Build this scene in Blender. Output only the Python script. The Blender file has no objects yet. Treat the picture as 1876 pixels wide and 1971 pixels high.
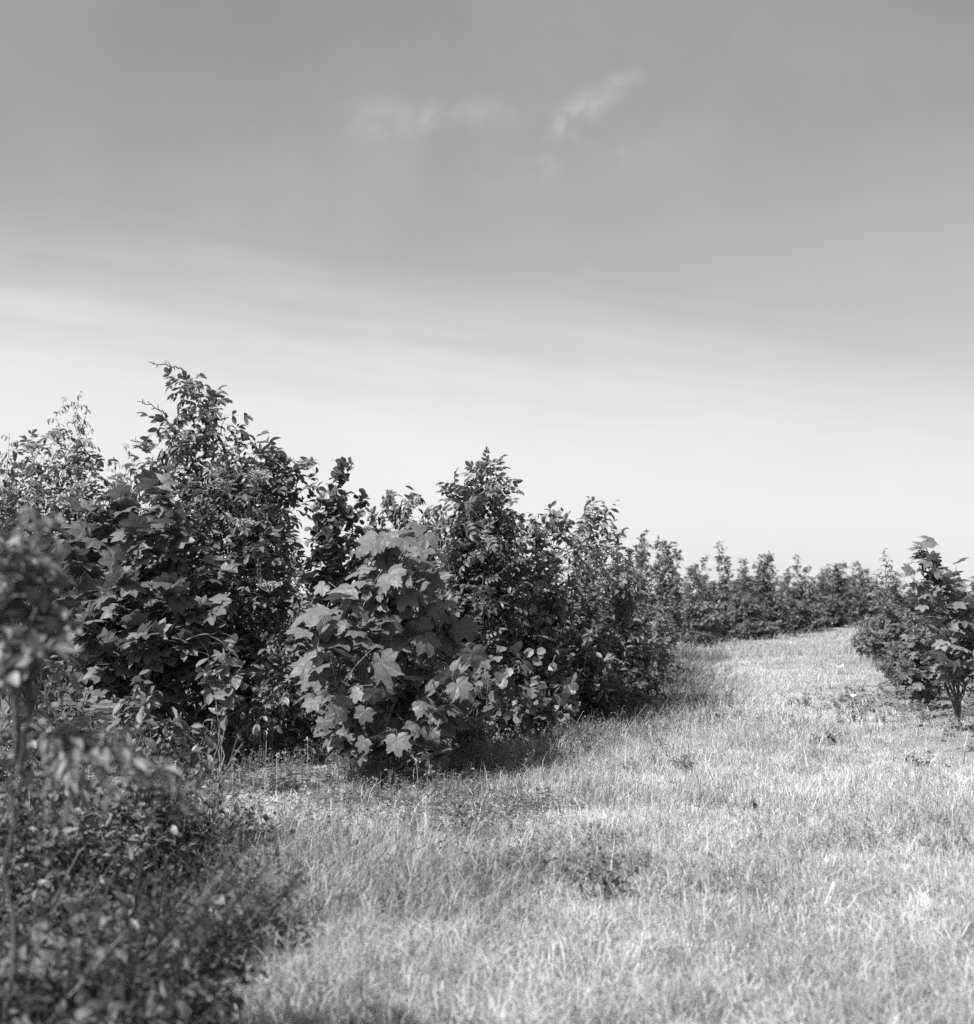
import bpy, math
import numpy as np

rng = np.random.default_rng(11)
scene = bpy.context.scene
COL = scene.collection

# ------------------------------------------------------------------ camera
W, H_PX = 974, 1024
F_PX = 1350.0
CAM_H = 1.15
PITCH = math.atan(83.0 / F_PX)
cp, sp = math.cos(PITCH), math.sin(PITCH)

cam_d = bpy.data.cameras.new("camera")
cam = bpy.data.objects.new("camera", cam_d)
COL.objects.link(cam)
cam.location = (0, 0, CAM_H)
cam.rotation_euler = (math.pi / 2 + PITCH, 0, 0)
cam_d.sensor_fit = 'VERTICAL'
cam_d.sensor_height = 56.0
cam_d.lens = F_PX / H_PX * 56.0
cam_d.clip_start = 0.05
cam_d.clip_end = 3000
cam_d.dof.use_dof = True
cam_d.dof.focus_distance = 9.6
cam_d.dof.aperture_fstop = 4.8
scene.camera = cam

SX, SY = 974 / 1876, 1024 / 1971


def at(vx, vy, D):
    """Point seen at photo position (1876-wide coordinates) and D metres ahead."""
    px, py = vx * SX, vy * SY
    a, b = px - 487, 512 - py
    d = np.array([a, F_PX * cp - b * sp, F_PX * sp + b * cp])
    d = d * (D / d[1])
    return np.array([d[0], d[1], CAM_H + d[2]])


def gx(vx, D):
    return (vx * SX - 487) / (F_PX * cp) * D


# ------------------------------------------------------------------ noise
class VNoise:
    def __init__(s, seed, n=256):
        s.t = np.random.default_rng(seed).random((n, n))
        s.n = n

    def __call__(s, x, y, sc=1.0):
        x = np.asarray(x) * sc + 1000.37
        y = np.asarray(y) * sc + 1000.71
        i, j = np.floor(x).astype(int), np.floor(y).astype(int)
        u, v = x - i, y - j
        u, v = u * u * (3 - 2 * u), v * v * (3 - 2 * v)
        n = s.n
        a, b = s.t[i % n, j % n], s.t[(i + 1) % n, j % n]
        c, d = s.t[i % n, (j + 1) % n], s.t[(i + 1) % n, (j + 1) % n]
        return (a * (1 - u) + b * u) * (1 - v) + (c * (1 - u) + d * u) * v


N1, N2, N3 = VNoise(1), VNoise(2), VNoise(3)


def gz(x, y):
    x, y = np.asarray(x, float), np.asarray(y, float)
    return (N1(x, y, .55) - .5) * .10 + (N2(x, y, 2.3) - .5) * .035 + (N3(x, y, .08) - .5) * .10


# ------------------------------------------------------------------ materials
def new_mat(name):
    m = bpy.data.materials.new(name)
    m.use_nodes = True
    nt = m.node_tree
    nt.nodes.clear()
    return m, nt, nt.nodes.new('ShaderNodeOutputMaterial')


def leaf_mat(name, lo, hi, rough=.5, transl=.22, under=1.35, spec=.35, vein=0.0):
    m, nt, out = new_mat(name)
    N, L = nt.nodes.new, nt.links.new
    at_ = N('ShaderNodeAttribute')
    at_.attribute_name = 'tone'
    mr = N('ShaderNodeMapRange')
    mr.inputs['To Min'].default_value = lo
    mr.inputs['To Max'].default_value = hi
    L(at_.outputs['Fac'], mr.inputs['Value'])
    geo = N('ShaderNodeNewGeometry')
    un = N('ShaderNodeMapRange')
    un.inputs['To Min'].default_value = 1.0
    un.inputs['To Max'].default_value = under
    L(geo.outputs['Backfacing'], un.inputs['Value'])
    mul = N('ShaderNodeMath')
    mul.operation = 'MULTIPLY'
    L(mr.outputs[0], mul.inputs[0])
    L(un.outputs[0], mul.inputs[1])
    val = mul.outputs[0]
    tc = N('ShaderNodeTexCoord')
    no = N('ShaderNodeTexNoise')
    no.inputs['Scale'].default_value = 45
    no.inputs['Detail'].default_value = 3
    L(tc.outputs['Object'], no.inputs['Vector'])
    nr = N('ShaderNodeMapRange')
    nr.inputs['From Min'].default_value = .3
    nr.inputs['From Max'].default_value = .7
    nr.inputs['To Min'].default_value = .8
    nr.inputs['To Max'].default_value = 1.2
    L(no.outputs['Fac'], nr.inputs['Value'])
    m2 = N('ShaderNodeMath')
    m2.operation = 'MULTIPLY'
    L(val, m2.inputs[0])
    L(nr.outputs[0], m2.inputs[1])
    cc = N('ShaderNodeCombineColor')
    for k in range(3):
        L(m2.outputs[0], cc.inputs[k])
    pb = N('ShaderNodeBsdfPrincipled')
    pb.inputs['Roughness'].default_value = rough
    pb.inputs['Specular IOR Level'].default_value = spec
    L(cc.outputs[0], pb.inputs['Base Color'])
    tr = N('ShaderNodeBsdfTranslucent')
    L(cc.outputs[0], tr.inputs['Color'])
    mx = N('ShaderNodeMixShader')
    mx.inputs[0].default_value = transl
    L(pb.outputs[0], mx.inputs[1])
    L(tr.outputs[0], mx.inputs[2])
    if vein:
        bp = N('ShaderNodeBump')
        bp.inputs['Strength'].default_value = vein
        bp.inputs['Distance'].default_value = .01
        L(no.outputs['Fac'], bp.inputs['Height'])
        L(bp.outputs[0], pb.inputs['Normal'])
    L(mx.outputs[0], out.inputs['Surface'])
    return m


def bark_mat(name, lo, hi, scale=60):
    m, nt, out = new_mat(name)
    N, L = nt.nodes.new, nt.links.new
    tc = N('ShaderNodeTexCoord')
    mp = N('ShaderNodeMapping')
    mp.inputs['Scale'].default_value = (1, 1, .25)
    no = N('ShaderNodeTexNoise')
    no.inputs['Scale'].default_value = scale
    no.inputs['Detail'].default_value = 6
    cr = N('ShaderNodeValToRGB')
    cr.color_ramp.elements[0].position = .35
    cr.color_ramp.elements[1].position = .68
    cr.color_ramp.elements[0].color = (lo, lo, lo, 1)
    cr.color_ramp.elements[1].color = (hi, hi, hi, 1)
    bp = N('ShaderNodeBump')
    bp.inputs['Strength'].default_value = .6
    bp.inputs['Distance'].default_value = .01
    pb = N('ShaderNodeBsdfPrincipled')
    pb.inputs['Roughness'].default_value = .85
    L(tc.outputs['Object'], mp.inputs['Vector'])
    L(mp.outputs[0], no.inputs['Vector'])
    L(no.outputs['Fac'], cr.inputs[0])
    L(no.outputs['Fac'], bp.inputs['Height'])
    L(cr.outputs[0], pb.inputs['Base Color'])
    L(bp.outputs[0], pb.inputs['Normal'])
    L(pb.outputs[0], out.inputs['Surface'])
    return m


M_ELDER = leaf_mat('elder_leaf', 0.062, 0.171, 0.48, .28)
M_MAPLE = leaf_mat('maple_leaf', .062, .135, .5, .2, vein=.25)
M_MAPLE2 = leaf_mat('field_maple_leaf', 0.067, 0.165, 0.51, .28)
M_ALDER = leaf_mat('alder_leaf', 0.067, 0.165, 0.51, .28)
M_ROUND = leaf_mat('round_glossy_leaf', .05, .17, .48, .15, spec=.4)
M_PINN = leaf_mat('pinnate_leaf', .06, .155, .45, .25)
M_BUSH = leaf_mat('bush_leaf', 0.067, 0.187, 0.51, .28)
M_PALE = leaf_mat('pale_bush_leaf', .08, .19, .5, .25)
M_FAR = leaf_mat('far_leaf', .085, .20, .5, .22)
M_BIRCH = leaf_mat('slender_leaf', .07, .13, .5, .3)
M_UNDER = leaf_mat('undergrowth_leaf', .022, .10, .5, .2)  # leaf colour darkened to stand in for shade over the lower left corner
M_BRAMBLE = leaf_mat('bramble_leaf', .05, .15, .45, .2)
M_WEED = leaf_mat('weed_leaf', .09, .20, .5, .25)
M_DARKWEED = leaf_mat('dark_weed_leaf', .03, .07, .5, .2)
M_GRASS = leaf_mat('grass_blade', .22, .64, .6, .3, under=1.0)
M_GRASS_D = leaf_mat('long_grass_blade', .16, .44, .6, .3, under=1.0)
M_FLOR = leaf_mat('pale_floret', .25, .5, .7, .2, under=1.0)
M_PAPER = leaf_mat('white_scrap', .6, .8, .7, .1, under=1.0)
M_BARK = bark_mat('dark_bark', .035, .11)
M_BARK_L = bark_mat('grey_bark', .07, .22)
M_TWIG = bark_mat('twig_bark', .04, .10, 120)
M_CLOD = bark_mat('dry_soil_clod', .06, .16, 30)


# ------------------------------------------------------------------ mesh accumulator
class Acc:
    def __init__(s):
        s.v, s.l, s.t, s.tone, s.n = [], [], [], [], 0

    def add(s, v, loops, tot, tone):
        s.v.append(v)
        s.l.append(loops + s.n)
        s.t.append(tot)
        s.tone.append(tone)
        s.n += len(v)

    def build(s, name, mat, parent=None, smooth=False, loc=(0, 0, 0)):
        me = bpy.data.meshes.new(name)
        if s.n:
            v = np.concatenate(s.v).astype(np.float32) - np.asarray(loc, np.float32)
            l = np.concatenate(s.l).astype(np.int32)
            t = np.concatenate(s.t).astype(np.int32)
            me.vertices.add(len(v))
            me.vertices.foreach_set('co', v.ravel())
            me.loops.add(len(l))
            me.loops.foreach_set('vertex_index', l)
            me.polygons.add(len(t))
            st = np.zeros(len(t), np.int32)
            st[1:] = np.cumsum(t)[:-1]
            me.polygons.foreach_set('loop_start', st)
            me.polygons.foreach_set('loop_total', t)
            me.polygons.foreach_set('use_smooth', np.full(len(t), smooth))
            a = me.attributes.new('tone', 'FLOAT', 'POINT')
            a.data.foreach_set('value', np.concatenate(s.tone).astype(np.float32))
            me.update(calc_edges=True)
        me.materials.append(mat)
        o = bpy.data.objects.new(name, me)
        COL.objects.link(o)
        if parent is not None:
            o.parent = parent
        return o


def norm(a):
    return a / np.maximum(np.linalg.norm(a, axis=-1, keepdims=True), 1e-9)


def tag(o, label, cat=None, group=None, kind=None):
    if label:
        o['label'] = label
    if cat:
        o['category'] = cat
    if group:
        o['group'] = group
    if kind:
        o['kind'] = kind
    return o


def empty(name, loc):
    o = bpy.data.objects.new(name, None)
    COL.objects.link(o)
    o.location = loc
    o.empty_display_size = .1
    return o


# ------------------------------------------------------------------ leaf templates: (verts, loops, totals)
def T(v, faces):
    return (np.array(v, float), np.array([i for f in faces for i in f]), np.array([len(f) for f in faces]))


def t_elliptic(w=.5, fold=.12, droop=.18, widths=(.72, 1, .7), y0=0.0):
    v = [(0, y0, 0)]
    for k, (t, ww) in enumerate(zip((.25, .52, .8), widths)):
        z = -droop * t * t
        v += [(-w * ww / 2, y0 + t, z + fold * ww), (0, y0 + t, z), (w * ww / 2, y0 + t, z + fold * ww)]
    v.append((0, y0 + 1, -droop))
    f = [(0, 2, 1), (0, 3, 2), (1, 2, 5, 4), (2, 3, 6, 5), (4, 5, 8, 7), (5, 6, 9, 8), (7, 8, 10), (8, 9, 10)]
    return T(v, f)


def t_diamond(w=.5, fold=.12, droop=.15):
    return T([(0, 0, 0), (-w / 2, .5, fold), (0, 1, -droop), (w / 2, .5, fold), (0, .5, -droop * .3)],
             [(0, 4, 1), (0, 3, 4), (1, 4, 2), (4, 3, 2)])


def merge(ts):
    vs, ls, tt, n = [], [], [], 0
    for v, l, t in ts:
        vs.append(v)
        ls.append(l + n)
        tt.append(t)
        n += len(v)
    return np.concatenate(vs), np.concatenate(ls), np.concatenate(tt)


def xform(t, origin, dirv, nrm, s):
    v, l, tt = t
    d = norm(np.array(dirv, float))
    n = np.array(nrm, float)
    n = norm(n - d * n.dot(d))
    R = np.stack([np.cross(d, n), d, n], 1)
    return v @ R.T * s + np.array(origin), l, tt


def strip(p0, p1, w):
    p0, p1 = np.array(p0, float), np.array(p1, float)
    return T([p0 + (w, 0, 0), p0 - (w, 0, 0), p1 - (w * .6, 0, 0), p1 + (w * .6, 0, 0), (p0 + p1) / 2 - (0, 0, 1.5 * w)],
             [(0, 4, 1), (1, 4, 2), (2, 4, 3), (3, 4, 0)])


def t_pinnate(pairs, r, lw=.4, llen=.42, droop=.25, start=.28, simple=False, ang=1.1):
    parts = [strip((0, 0, 0), (0, .5, -droop * .25), .008), strip((0, .5, -droop * .25), (0, .9, -droop * .81), .006)]
    mk = (lambda: t_diamond(lw, r.uniform(.05, .16), r.uniform(.1, .3))) if simple else \
        (lambda: t_elliptic(lw, r.uniform(.05, .16), r.uniform(.1, .35)))
    for k in range(pairs):
        y = start + (.86 - start) * k / max(1, pairs - 1)
        for sgn in (-1, 1):
            a = ang + r.normal(0, .12)
            s = llen * (1 - .25 * abs(k / max(1, pairs - 1) - .5)) * r.uniform(.85, 1.1)
            parts.append(xform(mk(), (0, y, -droop * y * y), (sgn * math.sin(a), math.cos(a), -.25 + r.normal(0, .15)),
                               (sgn * -.15 + r.normal(0, .15), r.normal(0, .2), 1), s))
    parts.append(xform(mk(), (0, .88, -droop * .8), (r.normal(0, .15), 1, -.4), (r.normal(0, .2), .3, 1), llen * 1.1))
    return merge(parts)


def t_maple(r, detail=True, petiole=.6, droop=.16):
    if detail:
        half = [(0, 1.0), (6, .86), (11, .89), (16, .76), (25, .62), (33, .70), (38, .84), (43, .82), (49, 1.0), (54, .84), (61, .84),
                (68, .72), (78, .60), (88, .66), (93, .70), (102, .82), (110, .64), (122, .62), (140, .50), (163, .36)]
        seq = [(a, q) for a, q in half] + [(180, .10)] + [(-a, q) for a, q in half[:0:-1]]
    else:
        half = [(0, 1.0), (9, .84), (17, .76), (26, .60), (38, .82), (49, .98), (58, .84), (68, .74), (80, .58), (92, .70), (102, .80), (118, .62), (140, .48), (165, .30)]
        seq = [(a, q) for a, q in half] + [(-a, q) for a, q in half[:0:-1]]
    ax = np.array([0, 49, 102, -49, -102, 170, -170])
    sk = r.normal(0, .08)
    cup = r.uniform(-.05, .2)
    ph = r.uniform(0, 6.28, 3)

    def pt(a, q):
        dv = np.min(np.abs((a - ax + 180) % 360 - 180))
        th = math.radians(a)
        x, y = math.sin(th) * q * 1.05, math.cos(th) * q
        z = .05 * q * dv / 24 - droop * q * q - cup * x * x + sk * x * y
        z += .035 * q * math.sin(3 * th + ph[0]) + .03 * q * math.sin(5 * th + ph[1])
        return (x, y, z)

    n = len(seq)
    v = [(0, 0, 0)] + [pt(a, q * .5) for a, q in seq] + [pt(a, q * (1 + r.normal(0, .03))) for a, q in seq]
    f = []
    for i in range(n):
        j = (i + 1) % n
        f.append((0, 1 + j, 1 + i))
        f.append((1 + i, 1 + j, 1 + n + j, 1 + n + i))
    # clockwise sequence seen from +z: reverse so that the upper face looks up
    bl = T(v, f)
    v2, l2, t2 = bl
    v2 = v2 + np.array([0, petiole, 0])
    pe = strip((0, 0, -.12), (0, petiole, 0), .012)
    return merge([(v2, l2, t2), pe])


R0 = np.random.default_rng(5)
L_ELL = [t_elliptic(.48, R0.uniform(.03, .14), R0.uniform(.05, .4)) for _ in range(5)]
L_NARROW = [t_elliptic(.30, R0.uniform(.03, .1), R0.uniform(.05, .4)) for _ in range(4)]
L_ROUND = [t_elliptic(.86, R0.uniform(.03, .14), R0.uniform(.05, .25), (.86, 1, .9)) for _ in range(5)]
L_DIA = [t_diamond(.55, R0.uniform(.03, .15), R0.uniform(.05, .3)) for _ in range(5)]
L_DIAN = [t_diamond(.34, R0.uniform(.03, .1), R0.uniform(.05, .3)) for _ in range(4)]
L_ELDER = [t_pinnate(2, R0, .46, .5, R0.uniform(.1, .4), .34) for _ in range(6)]
L_PINN = [t_pinnate(4, R0, .52, .34, R0.uniform(.1, .4), .22, ang=1.2) for _ in range(5)]
L_PINNF = [t_pinnate(4, R0, .42, .3, R0.uniform(.1, .4), .22, True) for _ in range(4)]
L_MAPLE = [t_maple(R0, True) for _ in range(7)]
L_MAPLE_S = [t_maple(R0, False) for _ in range(6)]


def add_leaves(acc, tpls, pos, dirv, nrm, size, tone, r):
    m = len(pos)
    if m == 0:
        return
    d = norm(dirv)
    n = norm(nrm - d * (nrm * d).sum(1, keepdims=True))
    R = np.stack([np.cross(d, n), d, n], 2)
    pick = r.integers(0, len(tpls), m)
    for k, (v, l, t) in enumerate(tpls):
        ix = np.nonzero(pick == k)[0]
        if not len(ix):
            continue
        V = np.einsum('mij,nj->mni', R[ix], v) * size[ix][:, None, None] + pos[ix][:, None, :]
        nn = len(v)
        loops = (l[None, :] + (np.arange(len(ix)) * nn)[:, None]).ravel()
        acc.add(V.reshape(-1, 3), loops, np.tile(t, len(ix)), np.repeat(tone[ix], nn))


def add_tubes(acc, paths, radii, sides=5):
    """paths (K,P,3), radii (K,P): K tubes at once."""
    K, P, _ = paths.shape
    tan = np.gradient(paths, axis=1)
    tan = norm(tan)
    ref = np.where(np.abs(tan[..., 2:3]) > .9, np.array([1., 0, 0]), np.array([0, 0, 1.]))
    a = norm(np.cross(tan, ref))
    b = np.cross(tan, a)
    th = np.arange(sides) * 2 * math.pi / sides
    ring = (a[:, :, None, :] * np.cos(th)[None, None, :, None] + b[:, :, None, :] * np.sin(th)[None, None, :, None])
    V = paths[:, :, None, :] + ring * radii[:, :, None, None]
    i = np.arange(P - 1)[:, None] * sides
    j = np.arange(sides)[None, :]
    j2 = (j + 1) % sides
    q = np.stack([i + j, i + j2, i + sides + j2, i + sides + j], -1).reshape(-1)
    cap = (P - 1) * sides + np.arange(sides)
    one_l = np.concatenate([q, cap])
    one_t = np.concatenate([np.full((P - 1) * sides, 4), [sides]])
    nn = P * sides
    loops = (one_l[None, :] + (np.arange(K) * nn)[:, None]).ravel()
    acc.add(V.reshape(-1, 3), loops, np.tile(one_t, K), np.full(K * nn, .5))


def sample(paths, u):
    """paths (K,P,3), u (K,n) in 0..1 -> points, tangents (K,n,3)"""
    K, P, _ = paths.shape
    f = np.clip(u, 0, .9999) * (P - 1)
    i = f.astype(int)
    w = (f - i)[..., None]
    k = np.arange(K)[:, None]
    a, b = paths[k, i], paths[k, i + 1]
    return a * (1 - w) + b * w, norm(b - a)


def sprout(paths, n, u0, u1, L, shape, r, ang=(.7, 1.15), up=.25, bend=.15, P=5, wob=.05):
    """n side shoots along every path. Returns (K*n,P,3)"""
    K = len(paths)
    u = u0 + (u1 - u0) * (np.arange(n)[None, :] + r.random((K, n))) / n
    o, t = sample(paths, u)
    rnd = norm(r.normal(size=o.shape))
    perp = norm(rnd - t * (rnd * t).sum(-1, keepdims=True))
    a = r.uniform(ang[0], ang[1], u.shape)[..., None]
    d = t * np.cos(a) + perp * np.sin(a)
    d[..., 2] += up
    d = norm(d)
    ln = (L * shape(u) * r.uniform(.6, 1.2, u.shape))[..., None, None]
    s = np.linspace(0, 1, P)[None, None, :, None]
    p = o[:, :, None, :] + d[:, :, None, :] * s * ln
    p[..., 2] += (bend * ln * s ** 2)[..., 0]
    p += r.normal(size=p.shape) * wob * ln * s
    return p.reshape(-1, P, 3), u.reshape(-1)


def leaf_nodes(paths, n, u0, r, terminal=True):
    K = len(paths)
    u = u0 + (1 - u0) * (np.arange(n)[None, :] + r.random((K, n))) / n
    if terminal:
        u[:, -1] = .999
    p, t = sample(paths, u)
    return p.reshape(-1, 3), t.reshape(-1, 3), u.reshape(-1)


def orient(t, r, fwd=.45, out=.9, droop=.25, nj=.35, sunny=.25):
    m = len(t)
    rnd = norm(r.normal(size=(m, 3)))
    perp = norm(rnd - t * (rnd * t).sum(1, keepdims=True))
    d = t * fwd + perp * out
    d[:, 2] -= droop
    d = norm(d)
    n = np.array([-.5 * sunny, -.35 * sunny, 1.0]) + r.normal(0, nj, (m, 3))
    return d, n


def bez(p0, p1, p2, n):
    t = np.linspace(0, 1, n)[:, None]
    return p0 * (1 - t) ** 2 + 2 * p1 * t * (1 - t) + p2 * t * t


def stem_path(base, tip, r, n=10, lean=.45, wob=.02):
    c = base + (tip - base) * np.array([lean, lean, .62]) + r.normal(0, .05, 3) * np.array([1, 1, .4]) * min(1.0, np.linalg.norm(tip - base) ** 2)
    p = bez(base, c, tip, n)
    L = np.linalg.norm(tip - base)
    w = r.normal(0, 1, (n, 3)) * wob * L
    w[0] = 0
    w[-1] = 0
    return p + w * np.array([1, 1, .3])


class Plant:
    """A woody plant: trunk (stems), branches, crown. Tips are given where the photo shows the shoots end."""

    def __init__(s, name, label, cat, vx, D, group=None, seed=0):
        s.r = np.random.default_rng(1000 + seed)
        x = gx(vx, D)
        s.D = D
        s.base = np.array([x, D, float(gz(x, D)) - .02])
        s.e = empty(name, s.base)
        tag(s.e, label, cat, group)
        s.trunk, s.br, s.crown = Acc(), Acc(), Acc()
        s.tone0 = s.r.uniform(.35, .65)
        s.stems = []

    def stems_to(s, tips, r0=.012, spread=.08, n=10, lean=.45, wob=.02):
        P = []
        for tp in tips:
            tp = np.asarray(tp, float)
            b = s.base + np.array([s.r.normal(0, spread), s.r.normal(0, spread), 0])
            P.append(stem_path(b, tp, s.r, n, lean, wob))
        P = np.array(P)
        rad = np.linspace(1, .22, n)[None, :] * r0 * (.55 + .45 * s.r.random((len(P), 1)))
        add_tubes(s.trunk, P, rad, 6)
        s.stems.append(P)
        return P

    def stems_thru(s, polys, r0, n=16):
        out = []
        for pl_ in polys:
            p = np.array(pl_)
            p[0] = s.base + s.r.normal(0, .03, 3) * [1, 1, 0]
            f = np.linspace(0, 1, len(p))
            t = np.linspace(0, 1, n)
            q = np.stack([np.interp(t, f, p[:, k]) for k in range(3)], 1)
            q[1:-1] = (q[:-2] + 2 * q[1:-1] + q[2:]) / 4 + s.r.normal(0, .012, (n - 2, 3))
            out.append(q)
        P = np.array(out)
        add_tubes(s.trunk, P, np.linspace(1, .22, n)[None, :] * r0 * np.ones((len(P), 1)), 6)
        return P

    def dome(s, n, xl, xr, vtop, dd=.6, z0=.25, zmin=.35, gridpow=.8):
        """random shoot tips inside the outline between photo columns xl..xr below row vtop"""
        out = []
        for _ in range(n):
            q = s.r.uniform(-1, 1)
            dep = s.r.uniform(-1, 1)
            fall = max(0.05, 1 - (abs(q) ** 2.2) * .65 - dep * dep * .25)
            top = at(0, vtop, s.D)[2]
            xl_, xr_ = gx(xl, s.D), gx(xr, s.D)
            z = top * fall * s.r.uniform(zmin, 1) ** gridpow
            out.append((xl_ + (xr_ - xl_) * (q + 1) / 2, s.D + dep * dd, z))
        return out

    def foliage(s, stems, nb, L, leaf, size, nl, u0=.2, n2=0, L2=.2, mat=None, tips=(1.0, .12), up=.25, bend=.1, droop=.25, out=.9, nj=.35,
                tone=(0, 1), rb=.004, pw=.8, fwd=.45, sunny=.25, upper=.98, lu=.15):
        r = s.r
        sh = lambda u: tips[1] + (tips[0] - tips[1]) * (1 - u) ** pw
        b1, _ = sprout(stems, nb, u0, upper, L, sh, r, up=up, bend=bend)
        add_tubes(s.br, b1, np.linspace(1, .35, b1.shape[1])[None, :] * rb * np.ones((len(b1), 1)), 4)
        ends = [b1]
        if n2:
            b2, _ = sprout(b1, n2, .2, .95, L2, lambda u: 1 - .5 * u, r, up=up * .6, bend=bend, P=4)
            add_tubes(s.br, b2, np.linspace(1, .4, 4)[None, :] * rb * .5 * np.ones((len(b2), 1)), 3)
            ends.append(b2)
        for b in ends:
            p, t, u = leaf_nodes(b, nl, lu, r)
            s._leaves(p, t, leaf, size, droop, out, nj, tone, fwd, sunny)
        # the stem ends carry leaves of their own
        ns = max(4, int(nl * 1.5))
        p, t, u = leaf_nodes(stems, ns, .72, r)
        s._leaves(p, t, leaf, size * .85, droop * .4, out, nj, tone, fwd + .2, sunny)

    def _leaves(s, p, t, leaf, size, droop, out, nj, tone, fwd, sunny):
        r = s.r
        d, n = orient(t, r, fwd, out, droop, nj, sunny)
        sz = size * r.uniform(.65, 1.2, len(p))
        tn = np.clip(s.tone0 + r.normal(0, .2, len(p)), 0, 1)
        tn = tone[0] + (tone[1] - tone[0]) * tn
        keep = p[:, 2] > s.base[2] + .04
        add_leaves(s.crown, leaf, p[keep], d[keep], n[keep], sz[keep], tn[keep], r)

    def done(s, leafmat, bark=None, twig=None):
        if s.br.n:           # twigs and stems are one woody frame
            s.trunk.add(np.concatenate(s.br.v), np.concatenate(s.br.l), np.concatenate(s.br.t), np.concatenate(s.br.tone))
        s.trunk.build('trunk', bark or M_BARK, s.e, True, s.base)
        s.crown.build('crown', leafmat, s.e, False, s.base)
        return s.e


def twig_part(pl, name, pts, r0, label=None):
    a = Acc()
    p = np.array(pts)
    t = np.linspace(0, 1, 14)
    idx = np.linspace(0, 1, len(p))
    q = np.stack([np.interp(t, idx, p[:, k]) for k in range(3)], 1)
    q[1:-1] += pl.r.normal(0, .006, (12, 3))
    add_tubes(a, q[None], np.linspace(1, .35, 14)[None] * r0, 4)
    nb = 7
    sp_, _ = sprout(q[None], nb, .2, .9, .035, lambda u: np.ones_like(u), pl.r, P=3)
    add_tubes(a, sp_, np.full((nb, 3), r0 * .6), 3)
    o = a.build(name, M_TWIG, pl.e, True, pl.base)
    if label:
        o['label'] = label
    return o


def umbel(pl, pos, rad, label=None):
    """flat flower head: rays and florets"""
    r = pl.r
    a = Acc()
    pos = np.asarray(pos, float)
    n = 26
    th = r.uniform(0, 6.283, n)
    q = np.sqrt(r.random(n)) * rad
    tipp = pos + np.stack([np.cos(th) * q, np.sin(th) * q, r.normal(0, .006, n) - .25 * q], 1)
    foot = pos - np.array([0, 0, rad * .9])
    s_ = np.linspace(0, 1, 3)[None, :, None]
    add_tubes(a, foot + (tipp[:, None, :] - foot) * s_, np.full((n, 3), .0022), 3)
    m = 150
    th = r.uniform(0, 6.283, m)
    q = np.sqrt(r.random(m)) * rad
    fp = pos + np.stack([np.cos(th) * q, np.sin(th) * q, r.normal(0, .008, m) - .25 * q], 1)
    add_leaves(a, L_DIA, fp, r.normal(size=(m, 3)) * [1, 1, .4], np.tile([0, 0, 1.], (m, 1)) + r.normal(0, .4, (m, 3)), np.full(m, .022), r.random(m), r)
    o = a.build('flower_cluster', M_FLOR, pl.e, False, pl.base)
    return o


# ------------------------------------------------------------------ ground
def grid_axis(lo, near0, near1, hi, step):
    a = [near0]
    s = step
    while a[0] > lo:
        s *= 1.35
        a.insert(0, a[0] - s)
    b = list(np.arange(near0, near1, step))
    c = [near1]
    s = step
    while c[-1] < hi:
        s *= 1.35
        c.append(c[-1] + s)
    return np.array(a[:-1] + b + c)


def bare(x, y):
    """share of bare soil near the saplings on the right"""
    d = np.hypot((x - 5.1) / 1.75, (y - 12.6) / 3.8)
    m = np.clip((1.25 - d) / .5, 0, 1)
    return m * np.clip(.55 + 1.1 * (N1(x, y, 1.9) - .35), 0, 1)


def hedge_x(y):
    """x of the foot of the left hand thicket along the track"""
    return np.interp(y, [0, 3, 6.5, 8.5, 10.5, 12, 15.4, 20.7, 26, 35, 42, 60], [-.5, -.35, -.9, -.1, .6, 1.2, 2.0, 2.6, 4.2, 6.6, 11, 16])


def und_lim(y):
    """right hand edge of the leafy undergrowth near the camera"""
    return np.interp(y, [1.5, 3.0, 3.6, 4.2, 5.6, 6.6, 8.5, 9.5, 12], [-.35, -.62, -.60, -.52, -1.0, -1.6, -2.9, -6, -20])


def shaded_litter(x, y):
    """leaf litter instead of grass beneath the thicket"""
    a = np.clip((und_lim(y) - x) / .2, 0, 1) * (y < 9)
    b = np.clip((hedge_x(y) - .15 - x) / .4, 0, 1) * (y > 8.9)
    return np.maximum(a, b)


gxs = grid_axis(-900, -9, 17, 900, .16)
gys = grid_axis(-60, .5, 50, 1500, .16)
X, Y = np.meshgrid(gxs, gys, indexing='xy')
Z = gz(X, Y)
nx, ny = len(gxs), len(gys)
i = (np.arange(ny - 1)[:, None] * nx + np.arange(nx - 1)[None, :]).ravel()
ga = Acc()
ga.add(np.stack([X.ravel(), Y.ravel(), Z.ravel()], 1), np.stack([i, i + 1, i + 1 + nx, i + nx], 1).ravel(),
       np.full(len(i), 4), np.clip(np.maximum(bare(X, Y), shaded_litter(X, Y)), 0, 1).ravel())


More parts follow.
